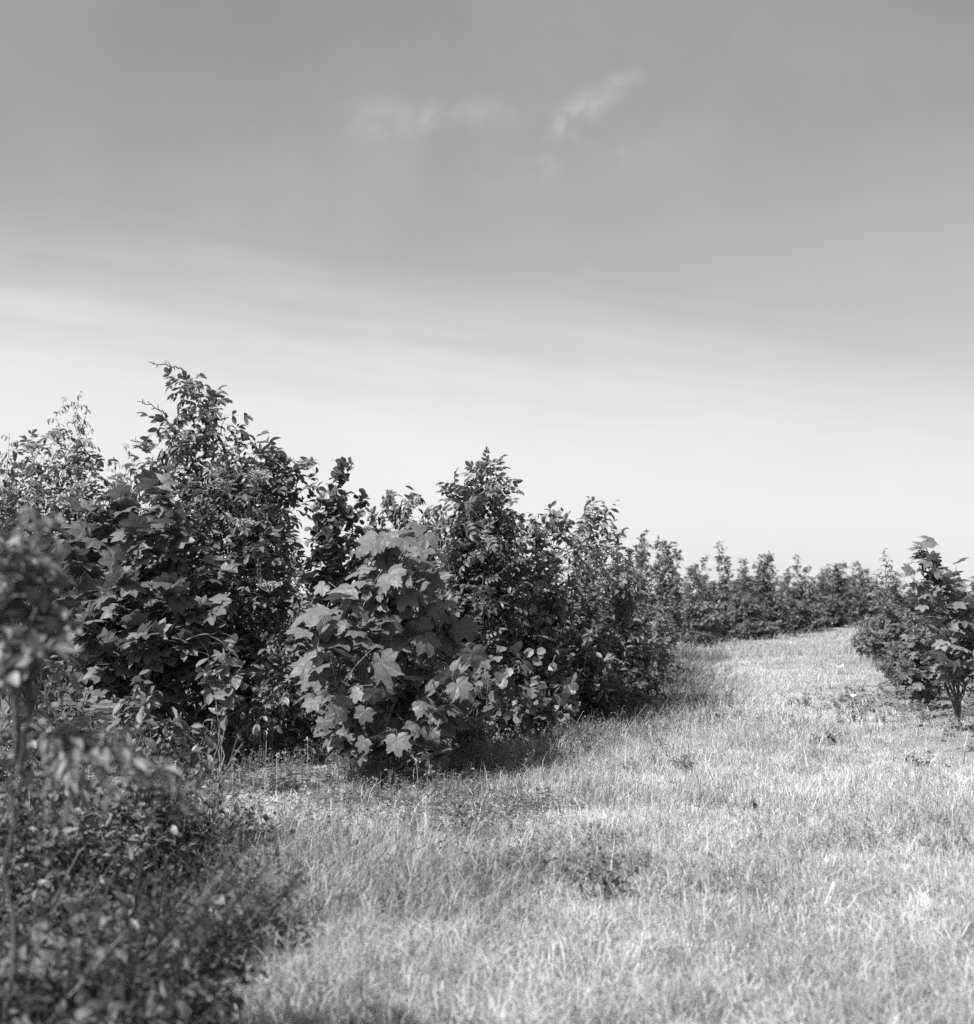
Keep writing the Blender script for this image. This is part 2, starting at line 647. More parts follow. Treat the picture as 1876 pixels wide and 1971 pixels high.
def ground_mat():
    m, nt, out = new_mat('meadow_soil')
    N, L = nt.nodes.new, nt.links.new
    tc = N('ShaderNodeTexCoord')
    no = N('ShaderNodeTexNoise')
    no.inputs['Scale'].default_value = 1.3
    no.inputs['Detail'].default_value = 12
    no.inputs['Roughness'].default_value = .7
    L(tc.outputs['Object'], no.inputs['Vector'])
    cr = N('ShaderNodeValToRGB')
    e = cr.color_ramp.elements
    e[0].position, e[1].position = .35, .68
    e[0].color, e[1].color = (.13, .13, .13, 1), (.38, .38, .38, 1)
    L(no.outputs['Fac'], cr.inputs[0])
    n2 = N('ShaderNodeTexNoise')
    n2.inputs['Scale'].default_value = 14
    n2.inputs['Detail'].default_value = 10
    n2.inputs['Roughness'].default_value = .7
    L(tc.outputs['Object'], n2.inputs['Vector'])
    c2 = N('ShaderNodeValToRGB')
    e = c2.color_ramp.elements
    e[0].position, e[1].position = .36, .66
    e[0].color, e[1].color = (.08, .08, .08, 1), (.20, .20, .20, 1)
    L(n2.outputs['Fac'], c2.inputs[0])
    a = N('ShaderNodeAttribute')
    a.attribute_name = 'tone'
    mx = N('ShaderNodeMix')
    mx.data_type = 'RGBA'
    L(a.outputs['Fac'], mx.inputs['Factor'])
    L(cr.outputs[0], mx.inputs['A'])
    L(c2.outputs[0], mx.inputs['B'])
    bp = N('ShaderNodeBump')
    bp.inputs['Strength'].default_value = .9
    bp.inputs['Distance'].default_value = .05
    L(n2.outputs['Fac'], bp.inputs['Height'])
    pb = N('ShaderNodeBsdfPrincipled')
    pb.inputs['Roughness'].default_value = .95
    pb.inputs['Specular IOR Level'].default_value = .1
    L(mx.outputs['Result'], pb.inputs['Base Color'])
    L(bp.outputs[0], pb.inputs['Normal'])
    L(pb.outputs[0], out.inputs['Surface'])
    return m


go = ga.build('ground', ground_mat(), None, True)
tag(go, 'flat meadow ground under the grass reaching to the horizon', None, None, 'structure')


# ------------------------------------------------------------------ grass
def right_x(y):
    return np.interp(y, [0, 8, 11, 13, 16, 20, 24, 30, 45, 60], [9, 5, 3.6, 4.0, 4.6, 5.8, 6.8, 9.0, 14, 20])


def scatter(n, y0, y1, margin=1.6):
    y = rng.uniform(y0, y1, n)
    hw = .365 * y + margin
    return rng.uniform(-1, 1, n) * hw, y


def blades(acc, x, y, h, w, lean=.35, tone=None, curl=.5, wind=(.25, .1)):
    n = len(x)
    z = gz(x, y) - .01
    az = rng.uniform(0, 6.283, n)
    ln = h * np.abs(rng.normal(0, lean, n)) + .02
    dx, dy = np.cos(az) * ln + wind[0] * h, np.sin(az) * ln + wind[1] * h
    fa = rng.uniform(0, 3.1416, n)
    sx_, sy_ = np.cos(fa) * w / 2, np.sin(fa) * w / 2
    b = np.stack([x, y, z], 1)
    m = b + np.stack([dx * .3, dy * .3, h * .55], 1)
    t = b + np.stack([dx, dy, h * rng.uniform(.75, 1.0, n)], 1)
    s = np.stack([sx_, sy_, np.zeros(n)], 1)
    V = np.stack([b - s, b + s, m + s * .8, m - s * .8, t], 1).reshape(-1, 3)
    loops = (np.array([0, 1, 2, 3, 3, 2, 4])[None, :] + (np.arange(n) * 5)[:, None]).ravel()
    acc.add(V, loops, np.tile([4, 3], n), np.repeat(tone, 5))


def patch(x, y):
    return .5 * N1(x, y, .8) + .3 * N2(x, y, 2.6) + .2 * N3(x, y, 7.0)


def mow(x, y):
    """clumpiness of the sward"""
    return np.clip((N3(x, y, 1.6) * .6 + N2(x, y, 5.0) * .4), 0, 1)


grass = Acc()
bands = [(2.2, 4.2, 15000, 16, .0028, .030), (4.2, 6.5, 17000, 16, .0030, .032), (6.5, 10, 22000, 15, .0034, .035), (10, 16, 22000, 14, .0043, .045),
         (16, 26, 19000, 14, .0062, .07), (26, 46, 14000, 13, .012, .12), (46, 75, 4500, 12, .022, .2)]


def tufts(acc, x, y, per, w, rad, h, tone, tw):
    """little tussocks: the blades of one tuft share a lean, a height and a shade"""
    m = len(x)
    az = rng.normal(2.3, 1.3, m)
    ln = np.abs(rng.normal(.75, .35, m))
    n = m * per
    R = lambda q: np.repeat(q, per)
    bx, by = R(x) + rng.normal(0, 1, n) * rad, R(y) + rng.normal(0, 1, n) * rad
    hh = R(h) * rng.uniform(.45, 1.25, n)
    a_ = R(az) + rng.normal(0, .8, n)
    l_ = R(ln) * hh * rng.uniform(.4, 1.5, n)
    dx, dy = np.cos(a_) * l_, np.sin(a_) * l_
    fa = rng.uniform(0, 3.1416, n)
    ww = w * rng.uniform(.6, 1.3, n)
    s = np.stack([np.cos(fa) * ww / 2, np.sin(fa) * ww / 2, np.zeros(n)], 1)
    b = np.stack([bx, by, gz(bx, by) - .008], 1)
    mm = b + np.stack([dx * .4, dy * .4, hh * .65], 1)
    t = b + np.stack([dx * 1.25, dy * 1.25, hh * rng.uniform(.5, 1.0, n)], 1)
    V = np.stack([b - s, b + s, mm + s * .85, mm - s * .85, t], 1).reshape(-1, 3)
    loops = (np.array([0, 1, 2, 3, 3, 2, 4])[None, :] + (np.arange(n) * 5)[:, None]).ravel()
    tn = np.clip(R(tone) + rng.normal(0, tw, n), 0, 1)
    acc.add(V, loops, np.tile([4, 3], n), np.repeat(tn, 5))


for y0, y1, n, per, w, rad in bands:
    x, y = scatter(n, y0, y1)
    hx = hedge_x(y)
    c = mow(x, y)
    k = (x > hx - .9) & ((x > und_lim(y) + .02) | (rng.random(n) < .12)) & (rng.random(n) < .55 + .6 * c) & (rng.random(n) > .95 * bare(x, y))
    x, y, c = x[k], y[k], c[k]
    n = len(x)
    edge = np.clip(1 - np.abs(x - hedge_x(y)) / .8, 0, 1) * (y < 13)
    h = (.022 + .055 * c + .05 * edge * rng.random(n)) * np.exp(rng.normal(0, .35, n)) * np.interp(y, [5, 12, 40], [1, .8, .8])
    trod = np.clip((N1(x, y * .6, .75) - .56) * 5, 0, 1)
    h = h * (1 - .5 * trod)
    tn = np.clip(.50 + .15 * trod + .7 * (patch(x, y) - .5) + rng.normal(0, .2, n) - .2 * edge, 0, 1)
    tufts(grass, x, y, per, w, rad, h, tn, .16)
# thin seed stalks standing above the sward
x, y = scatter(7000, 2.6, 18)
k = (x > hedge_x(y) - .2) & (rng.random(len(x)) < N1(x, y, 1.1)) & (bare(x, y) < .3)
x, y = x[k], y[k]
blades(grass, x, y, rng.uniform(.08, .22, len(x)), .0012 + .00028 * y, .5, rng.uniform(.3, 1, len(x)))
tag(grass.build('meadow_grass', M_GRASS), 'short pale grass covering the track between the bushes', 'grass', None, 'stuff')

tall = Acc()
# long fine tufts at the left of the track, in front and along the foot of the thicket
for cx_, cy_, sd, n, hh in [(-.40, 4.9, .22, 1500, .21), (-.55, 5.5, .22, 1200, .20), (-.12, 4.5, .14, 400, .17), (.12, 5.2, .16, 350, .15), (-.28, 3.9, .18, 500, .17),
                            (.35, 9.3, .3, 1500, .17), (.9, 11.0, .35, 1700, .19), (1.3, 12.2, .35, 1500, .2), (1.9, 14.6, .5, 1800, .2),
                            (2.4, 17.2, .5, 1600, .18), (2.7, 20.5, .5, 1500, .18), (4.0, 25, .8, 1500, .18), (5.2, 30, 1.2, 1500, .2), (7.5, 37, 1.6, 1400, .22),
                            (2.1, 5.9, .2, 260, .12), (1.7, 4.2, .2, 300, .12), (2.4, 7.4, .3, 300, .13), (3.2, 8.8, .3, 300, .14),
                            (6.2, 21, .8, 1000, .22), (7.4, 26, 1, 1000, .26)]:
    x, y = rng.normal(cx_, sd, n), rng.normal(cy_, sd * 1.3, n)
    h = hh * rng.uniform(.45, 1.1, n)
    blades(tall, x, y, h, (.0022 + .00033 * cy_) * rng.uniform(.7, 1.3, n), .5, np.clip(rng.normal(.5, .25, n), 0, 1), wind=(.12, .05))
for k in range(70):
    cy_ = rng.uniform(3.0, 10.5)
    cx_ = rng.uniform(float(und_lim(cy_)), .36 * cy_ * .9)
    n = int(rng.uniform(60, 260))
    sd = rng.uniform(.05, .18)
    x, y = rng.normal(cx_, sd, n), rng.normal(cy_, sd * 1.5, n)
    blades(tall, x, y, rng.uniform(.08, .17) * rng.uniform(.45, 1.1, n), .0022 + .00022 * cy_, .5, np.clip(rng.normal(rng.uniform(.05, .6), .2, n), 0, 1), wind=(.15, .05))
x, y = scatter(1500, 4.2, 6.8, .6)
k = x < und_lim(y)
x, y = x[k], y[k]
blades(tall, x, y, rng.uniform(.1, .32, len(x)), .0028, .35, rng.uniform(0, .25, len(x)), wind=(.03, .02))
x, y = scatter(16000, 3.0, 7.5, .3)
dl = x - und_lim(y)
k = (dl > -.75) & (dl < .25) & (rng.random(len(x)) < np.exp(-np.abs(dl) / .28))
x, y = x[k], y[k]
blades(tall, x, y, rng.uniform(.07, .24, len(x)), .0026, .5, np.clip(rng.normal(.6, .25, len(x)), 0, 1), wind=(.08, .04))
tag(tall.build('long_grass', M_GRASS_D), 'taller tufted grass along the foot of the thicket', 'grass', None, 'stuff')


# ------------------------------------------------------------------ low leafy cover
def herbs(acc, x, y, h, nleaf, size, tpl, tone, r, spread=.12):
    n = len(x)
    z = gz(x, y)
    tip = np.stack([x + r.normal(0, spread, n) * h + .08 * h, y + r.normal(0, spread, n) * h, z + h], 1)
    base = np.stack([x, y, z], 1)
    s_ = np.linspace(0, 1, 4)[None, :, None]
    P = base[:, None, :] + (tip - base)[:, None, :] * s_
    P[:, :, :2] -= ((tip - base)[:, None, :2] * (s_ - s_ ** 2) * .7)
    add_tubes(acc, P, np.full((n, 4), .0014), 3)
    p, t, u = leaf_nodes(P, nleaf, .12, r)
    d, nn = orient(t, r, .25, 1.0, .2, .4)
    sz = np.repeat(size, nleaf) * r.uniform(.6, 1.2, len(p)) * (1.1 - .5 * u)
    add_leaves(acc, tpl, p, d, nn, sz, np.clip(np.repeat(tone, nleaf) + r.normal(0, .15, len(p)), 0, 1), r)


und = Acc()
x, y = scatter(4000, 2.55, 9.0, .9)
lim = und_lim(y) - .16 + (N2(x, y, 2.5) - .5) * .3
dens = np.clip((.55 * N1(x, y, 2.1) + .45 * N3(x, y, 4.7) - .30) * 4, .10, 1)
k = (x < lim) & (rng.random(len(x)) < dens)
x, y, lim = x[k], y[k], lim[k]
hh = (.08 + .55 * np.clip(N1(x, y, 1.7) * 1.2 - .1, 0, 1) ** 1.4) * rng.uniform(.6, 1.2, len(x)) * np.interp(y, [2.5, 3.2, 5, 6.2, 8], [.5, .8, .85, .45, .35])
hh += .14 * np.exp(-((x - lim + .2) / .2) ** 2) * (y < 5.8)
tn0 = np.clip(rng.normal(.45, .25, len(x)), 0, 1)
kind3 = rng.integers(0, 4, len(x))
for q, (lf, sz_, nl) in enumerate([(L_ELL, .040, 9), (L_NARROW, .06, 9), (L_ELL, .058, 8), (L_PINNF, .09, 6)]):
    kk = np.repeat(np.nonzero(kind3 == q)[0], 9)
    m = len(kk)
    herbs(und, x[kk] + rng.normal(0, .025, m), y[kk] + rng.normal(0, .025, m), hh[kk] * rng.uniform(.45, 1.1, m), nl, np.full(m, sz_) * rng.uniform(.7, 1.25, m), lf,
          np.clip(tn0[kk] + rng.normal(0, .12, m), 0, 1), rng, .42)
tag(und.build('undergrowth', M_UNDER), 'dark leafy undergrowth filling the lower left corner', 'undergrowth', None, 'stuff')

wd = Acc()
x, y = scatter(15000, 4.5, 11.5, .8)
lim0 = und_lim(y) - .25
k = (x > lim0) & (x < hedge_x(y) * .0 + np.interp(y, [4, 6, 8, 9, 11.5], [.35, .25, .3, .55, .9]) + (N2(x, y, 1.7) - .5)) & (rng.random(len(x)) < .25 + N3(x, y, 1.9))
x, y = x[k], y[k]
herbs(wd, x, y, rng.uniform(.04, .13, len(x)) * (.5 + .9 * N1(x, y, 1.1)), 9, np.full(len(x), .034), L_DIA + L_DIAN, rng.random(len(x)), rng)
x, y = scatter(16000, 3.0, 13, .3)
k = (x > und_lim(y) + .1) & (rng.random(len(x)) < np.clip((N1(x, y, 1.05) * .6 + N2(x, y, 3.1) * .4 - .55) * 5, 0, 1)) & (bare(x, y) < .4) & (rng.random(len(x)) < np.interp(x, [-1, 1, 3], [1, .6, .25]))
x, y = x[k], y[k]
herbs(wd, x, y, rng.uniform(.03, .10, len(x)), 8, np.full(len(x), .026), L_DIA + L_DIAN, rng.random(len(x)) * .6, rng)
x, y = rng.uniform(2.8, 7.2, 900), rng.uniform(8.8, 16.5, 900)
k = (rng.random(900) < bare(x, y)) & (N2(x, y, 2.2) > .45)
x, y = np.repeat(x[k], 4), np.repeat(y[k], 4)
herbs(wd, x + rng.normal(0, .02, len(x)), y + rng.normal(0, .02, len(x)), rng.uniform(.03, .12, len(x)), 7, np.full(len(x), .04), L_ELL + L_DIA, rng.random(len(x)) * .4, rng, .5)
y = rng.uniform(8.3, 24, 1500)
x = hedge_x(y) + rng.normal(.1, .33, 1500)
x, y = np.repeat(x, 3), np.repeat(y, 3)
herbs(wd, x + rng.normal(0, .03, len(x)), y + rng.normal(0, .03, len(x)), rng.uniform(.06, .30, len(x)) * rng.uniform(.5, 1, len(x)), 7, np.full(len(x), .04), L_DIA + L_DIAN,
      rng.random(len(x)) * .45, rng, .4)
tag(wd.build('low_weeds', M_WEED), 'low leafy weeds and clover in front of the maple', 'weeds', None, 'stuff')

fl = Acc()
x, y = scatter(900, 6.0, 11, .5)
k = (x < hedge_x(y) + .2) & (x > -3.4) & (rng.random(len(x)) < .28)
x, y = x[k], y[k]
m = 14
P = np.repeat(np.stack([x, y, gz(x, y) + rng.uniform(.1, .26, len(x))], 1), m, 0) + rng.normal(0, .009, (len(x) * m, 3))
add_leaves(fl, L_DIA, P, rng.normal(size=P.shape), rng.normal(size=P.shape), np.full(len(P), .014), rng.random(len(P)), rng)
st = np.stack([x, y, gz(x, y)], 1)
add_tubes(fl, np.stack([st, st + [0, 0, .12], P[::m]], 1), np.full((len(x), 3), .0014), 3)
tag(fl.build('clover_flowers', M_FLOR), 'tiny pale clover heads dotted through the low weeds', 'flowers', None, 'stuff')

# soil crumbs and litter on the bare patch
cl = Acc()
x, y = rng.uniform(2.9, 7.2, 5200), rng.uniform(8.8, 16.5, 5200)
k = rng.random(len(x)) < bare(x, y) * .8
x, y = x[k], y[k]
n = len(x)
add_leaves(cl, L_DIA + L_ELL, np.stack([x, y, gz(x, y) + .012], 1), rng.normal(size=(n, 3)) * [1, 1, .25], rng.normal(0, .45, (n, 3)) + [0, 0, 1],
           rng.uniform(.02, .075, n), rng.random(n), rng)
ic_v = np.array([(0, 0, 1), (1, 0, .1), (.2, 1, 0), (-.9, .3, .1), (-.3, -1, 0), (.6, -.7, .2), (0, 0, -.5)])
ic_f = [(0, 1, 2), (0, 2, 3), (0, 3, 4), (0, 4, 5), (0, 5, 1), (6, 2, 1), (6, 3, 2), (6, 4, 3), (6, 5, 4), (6, 1, 5)]
x, y = rng.uniform(2.9, 7.2, 2600), rng.uniform(8.8, 16.5, 2600)
k = rng.random(len(x)) < bare(x, y)
x, y = x[k], y[k]
n = len(x)
add_leaves(cl, [T(ic_v * [1, .8, .6], ic_f), T(ic_v * [.7, 1.1, .8], ic_f)], np.stack([x, y, gz(x, y) + .004], 1), rng.normal(size=(n, 3)) * [1, 1, .2],
           np.tile([0, 0, 1.], (n, 1)) + rng.normal(0, .3, (n, 3)), rng.gamma(2, .010, n) + .006, rng.random(n), rng)
tag(cl.build('soil_crumbs', M_CLOD), 'dry crumbs and dead leaf litter on the bare soil by the saplings', 'soil litter', None, 'stuff')


# ================================================================== plants
# ---- big maple sapling in front (every large leaf set where the photo shows it)
def Zp(zx, zy):
    return (750 + zx * .406) * .7343, (1300 + zy * .406) * .7341


mp = Plant('maple_sapling', 'maple sapling with very large lobed leaves standing alone before the thicket', 'tree', 735, 8.2, seed=1)
mstems = mp.stems_to([at(770, 1010, 8.25), at(690, 1190, 8.0), at(610, 1255, 7.95), at(860, 1200, 8.3), at(880, 1290, 8.05), at(650, 1330, 7.95),
                      at(800, 1110, 8.4), at(700, 1440, 8.0), at(830, 1440, 8.1)], .016, .03, 12)
ML = [(830, 240, 200, 't'), (620, 400, 195, 't'), (880, 360, 170, 't'), (720, 330, 150, 't'), (930, 290, 130, 't'), (1010, 390, 190, 'd'), (690, 530, 220, 'e'), (860, 650, 230, 'c'), (560, 700, 230, 'c'),
      (650, 790, 330, 'c'), (130, 770, 260, 'e'), (300, 930, 290, 'e'), (180, 1020, 210, 'e'), (200, 1110, 180, 'e'), (630, 1130, 320, 'f'), (560, 1300, 130, 'f'),
      (460, 1290, 130, 'f'), (500, 1420, 140, 'f'), (330, 1420, 130, 'f'), (160, 1350, 130, 'f'), (1160, 870, 185, 'd'), (1215, 1050, 185, 'f'), (1130, 1250, 165, 'f'), (1080, 990, 150, 'd'), (1180, 1150, 140, 'd'),
      (1050, 1120, 240, 'd'), (900, 1150, 240, 'd'), (840, 1000, 240, 'd'), (950, 1310, 240, 'd'), (800, 1400, 230, 'd'), (490, 1610, 130, 'f'), (720, 1610, 150, 'f'),
      (930, 1650, 190, 'd'), (420, 1650, 110, 'e'), (740, 960, 200, 'd'), (910, 840, 180, 'c'), (400, 690, 210, 'e'), (220, 600, 110, 'c'), (300, 1190, 120, 'e'),
      (430, 1120, 170, 'e'), (380, 1010, 160, 'e'), (520, 960, 190, 'e'), (270, 1260, 130, 'e'), (120, 1290, 130, 'e'), (370, 1330, 120, 'f'), (250, 1480, 110, 'f'),
      (680, 1480, 170, 'd'), (1080, 1380, 190, 'd'), (600, 1500, 170, 'd'), (880, 1500, 210, 'd'), (1020, 950, 200, 'd'), (760, 560, 180, 'e'), (470, 560, 180, 'e'),
      (80, 870, 190, 'e'), (440, 850, 200, 'e'), (760, 300, 190, 'e'), (960, 520, 190, 'd'), (1000, 750, 170, 'd'), (330, 640, 150, 'e'), (640, 650, 200, 'e'),
      (780, 1250, 210, 'd'), (860, 1580, 180, 'd'), (1050, 1500, 160, 'd'), (560, 850, 200, 'e'), (700, 1330, 180, 'd'), (330, 820, 150, 'e'), (560, 1060, 180, 'e')]
allp = mstems.reshape(-1, 3)
rr = mp.r
pos, dr, nr_, sz, pet = [], [], [], [], []
for zx, zy, wz, mode in ML:
    vx, vy = Zp(zx, zy)
    depth = 8.2 + {'t': -.05, 'c': -.1, 'e': -.25, 'f': -.42, 'd': .02}[mode] + rr.normal(0, .08)
    c = at(vx, vy, depth)
    size = wz * .406 / 2555 * 974 / F_PX * depth / 1.42
    axis = at(745 + (1505 - vy) * .05, vy, 8.2)
    o = c - axis
    o = norm(np.array([o[0], o[1] - .15, 0]))
    if mode == 'c':
        d, n = np.array([o[0] * .8, -.5, -.55]), np.array([-.25, -.75, .6])
    elif mode == 't':
        d, n = np.array([o[0] * .9, -.35, -.6]), np.array([.3, -.85, .4])
    elif mode == 'e':
        d, n = np.array([o[0] * 1.0, -.35, -.18]), np.array([-.25, -.35, .9])
    elif mode == 'f':
        d, n = np.array([o[0] * .45, -.25, -.85]), np.array([-.25, -.85, .42])
    else:
        d, n = np.array([o[0] * .8, -.2, -.6]), np.array([.55, -.55, .5])
    d = norm(d + rr.normal(0, .24, 3))
    n = n + rr.normal(0, .22, 3)
    size *= rr.uniform(.82, 1.1)
    pos.append(c - d * size * (.6 + .3))
    dr.append(d)
    nr_.append(n)
    sz.append(size)
for k in range(170):           # smaller leaves further inside the crown
    vy = rr.uniform(1040, 1430)
    hw = np.interp(vy, [1000, 1100, 1200, 1290, 1440], [35, 90, 165, 185, 120])
    q = rr.uniform(-1, 1)
    c = at(755 + q * hw, vy, 8.25 + rr.uniform(-.25, .4))
    d = norm(np.array([q * 1.0, -.45, -.4]) + rr.normal(0, .25, 3))
    size = rr.uniform(.05, .13)
    pos.append(c - d * size * .9)
    dr.append(d)
    nr_.append(np.array([-.25, -.5, .75]) + rr.normal(0, .3, 3))
    sz.append(size)
pos = np.array(pos)
add_leaves(mp.crown, L_MAPLE, pos, np.array(dr), np.array(nr_), np.array(sz), np.clip(rr.normal(.55, .2, len(pos)), 0, 1), rr)
# a leaf stalk shoot from the nearest stem to each leaf
tw = []
for p in pos:
    dd = np.linalg.norm((allp - p) * [1, 1, .7] + [0, 0, .12], axis=1)
    q = allp[np.argmin(dd)]
    tw.append(bez(q, (q + p) / 2 + [0, 0, .05], p, 5))
add_tubes(mp.br, np.array(tw), np.linspace(1, .5, 5)[None] * .0035 * np.ones((len(tw), 1)), 5)
b1, _ = sprout(mstems, 5, .25, .95, .22, lambda u: 1 - .6 * u, rr)
add_tubes(mp.br, b1, np.linspace(1, .4, 5)[None] * .003 * np.ones((len(b1), 1)), 4)
p, t, u = leaf_nodes(b1, 3, .3, rr)
mp._leaves(p, t, L_MAPLE_S, .10, .35, .8, .4, (0, .8), .5, .2)
mp.done(M_MAPLE, M_BARK_L, M_BARK_L)

# ---- maple bush at the left, in front of the elder
P_ = Plant('maple_bush', 'dense maple bush with layered star shaped leaves left of the big sapling', 'bush', 300, 9.0, seed=2)
st = P_.stems_to([at(225, 925, 9.1), at(165, 985, 8.9), at(265, 1015, 8.7), at(330, 1000, 8.9), at(130, 1080, 8.7), at(230, 1105, 8.4), at(330, 1120, 8.5), at(400, 1160, 8.6),
                  at(170, 1195, 8.3), at(270, 1215, 8.3), at(370, 1230, 8.5), at(110, 1180, 8.7), at(420, 1080, 9.0), at(440, 1250, 8.7), at(300, 930, 9.4),
                  at(80, 1050, 9.2), at(200, 1010, 9.5)], .011, .12)
P_.foliage(st, 11, .34, L_MAPLE_S, .105, 5, .35, up=.05, bend=-.05, droop=.2, nj=.28, mat=None, sunny=.3)
P_.done(M_MAPLE2)

# ---- the tall elder
el = Plant('elder_bush', 'tallest bush, elder with leaning top and bare bent twigs against the sky', 'bush', 440, 10.2, seed=3)
main = el.stems_thru([[at(455, 1430, 10.2), at(462, 1200, 10.1), at(458, 1050, 10.0), at(442, 890, 10.0), at(405, 800, 10.1), at(357, 738, 10.2)],
                      [at(440, 1430, 10.2), at(430, 1200, 10.0), at(410, 1000, 9.9), at(378, 890, 9.9), at(326, 818, 10.0)],
                      [at(470, 1430, 10.2), at(500, 1150, 10.0), at(520, 980, 10.0), at(530, 900, 10.1)]], .026)
st = el.stems_to([at(455, 850, 10.3), at(485, 875, 10.0), at(520, 885, 10.1), at(490, 920, 9.7), at(295, 880, 10.0), at(350, 900, 9.8), at(420, 900, 9.6),
                  at(540, 965, 10.2), at(450, 950, 9.4), at(530, 1000, 9.7), at(380, 960, 9.5), at(320, 920, 9.8), at(555, 1070, 10.0), at(490, 1050, 9.3), at(430, 1080, 9.3),
                  at(545, 1130, 9.5), at(470, 1180, 9.4), at(390, 1180, 9.5), at(270, 910, 10.3), at(575, 897, 10.3), at(520, 1000, 10.6), at(440, 880, 10.7), at(340, 1050, 9.9),
                  at(510, 1240, 9.5), at(580, 1210, 9.8), at(460, 1330, 9.6), at(400, 1290, 9.7)], .015, .12)
el.foliage(main, 30, .27, L_ELDER, .14, 5, .45, tips=(1, .35), up=.35, sunny=.35, nj=.4)
el.foliage(st, 10, .42, L_ELDER, .16, 5, .42, tips=(1, .3), up=.25, sunny=.35, nj=.45)
twig_part(el, 'bare_twig', [at(352, 712, 10.2), at(330, 704, 10.15), at(308, 699, 10.1), at(285, 697, 10.05)], .006)
twig_part(el, 'bare_twig', [at(324, 802, 10.0), at(308, 790, 9.95), at(288, 779, 9.95), at(264, 773, 9.9)], .006)
twig_part(el, 'bare_twig', [at(285, 858, 10.0), at(262, 850, 9.95), at(252, 848, 9.95)], .004)
for u in [(592, 886, 10.3), (525, 872, 10.1), (283, 853, 10.0), (470, 1000, 9.3), (430, 925, 9.5), (520, 1120, 9.25), (500, 905, 9.6)]:
    umbel(el, at(*u), .085)
el.done(M_ELDER, M_BARK)

# ---- smaller elder further left
e2 = Plant('elder_bush', 'spreading elder with flat flower heads at the left edge beneath thin treetops', 'bush', 95, 11.5, seed=4)
st = e2.stems_to([at(62, 855, 11.5), at(108, 838, 11.4), at(150, 880, 11.5), at(185, 905, 11.3), at(40, 930, 11.3), at(100, 900, 11.1), at(15, 945, 11.4), at(215, 935, 11.6), at(-30, 930, 11.5),
                  at(150, 960, 11.0), at(70, 990, 11.0), at(10, 1010, 11.2), at(200, 1000, 11.2), at(120, 1060, 10.9), at(30, 1100, 11.0), at(-60, 1000, 11.5), at(60, 1180, 11),
                  at(240, 1000, 11.8), at(150, 1150, 11)], .014, .15)
e2.foliage(st, 14, .45, L_ELDER, .15, 5, .35, tips=(1, .3), up=.3)
twig_part(e2, 'bare_twig', [at(105, 905, 11.4), at(75, 892, 11.3), at(48, 884, 11.3)], .005)
twig_part(e2, 'bare_twig', [at(125, 960, 11.4), at(95, 935, 11.3), at(66, 930, 11.3)], .005)
for u in [(62, 853, 11.5), (108, 832, 11.4), (150, 878, 11.5), (20, 940, 11.4), (220, 930, 11.6), (100, 960, 11)]:
    umbel(e2, at(*u), .09)
e2.done(M_ELDER)

# ---- slender sparse trees behind
for sd, vx, vb, D, tips, lab in [
    (5, 130, 120, 14.5, [(155, 752), (128, 765), (168, 790), (140, 800)], 'slender sparse tree poking up above the left elder, tallest of three wispy tops'),
    (6, 20, 25, 14.0, [(18, 835), (5, 880), (32, 890), (-10, 860)], 'narrow wispy tree at the left edge of the photo'),
    (7, 235, 240, 15.0, [(236, 855), (222, 885), (250, 890)], 'small wispy treetop between the left elder and the tall elder')]:
    q = Plant('slender_tree', lab, 'tree', vb, D, 'slender wispy trees behind the elders', seed=sd)
    st = q.stems_to([at(a, b, D + q.r.normal(0, .12)) for a, b in tips], .014, .03, 12, .2)
    q.foliage(st, 26, .34, L_NARROW, .06, 5, .5, tips=(1, .3), up=.2, droop=.9, bend=-.25, rb=.002, lu=.3)
    q.done(M_BIRCH, M_BARK)

# ---- alder with round leaves
al = Plant('alder_bush', 'upright alder with rounded leaves, spire between tall elder and maple sapling', 'bush', 650, 11.2, seed=8)
st = al.stems_to([at(648, 886, 11.2), at(672, 905, 11.15), at(628, 950, 11.1), at(690, 960, 11.2), at(610, 1000, 11.1), at(700, 1020, 11.0), at(655, 960, 10.9), at(640, 1040, 10.8),
                  at(600, 1080, 11), at(690, 1090, 10.9), at(650, 1130, 10.7), at(620, 1180, 10.8), at(715, 1130, 11)], .012, .08, 10, .25)
al.foliage(st, 16, .26, L_ROUND, .07, 5, .3, n2=1, L2=.12, tips=(1, .3), up=.4, droop=.15, nj=.5)
al.done(M_ALDER)

# ---- bush with two spires behind the maple top
bb = Plant('leafy_bush', 'twiggy bush rising just behind the top leaves of the maple sapling', 'bush', 765, 12.2, seed=9)
st = bb.stems_to([at(752, 950, 12.2), at(797, 955, 12.1), at(735, 975, 12.2), at(775, 985, 12.0), at(820, 990, 12.3), at(720, 1010, 12.1), at(840, 1015, 12.2), at(760, 1060, 11.9),
                  at(700, 1080, 12), at(820, 1080, 12), at(870, 1100, 12), at(730, 1130, 11.8)], .012, .12)
bb.foliage(st, 16, .34, L_ELL, .085, 5, .3, n2=1, L2=.15, tips=(1, .3), up=.3, nj=.5)
umbel(bb, at(797, 960, 12.1), .1)
bb.done(M_BUSH)

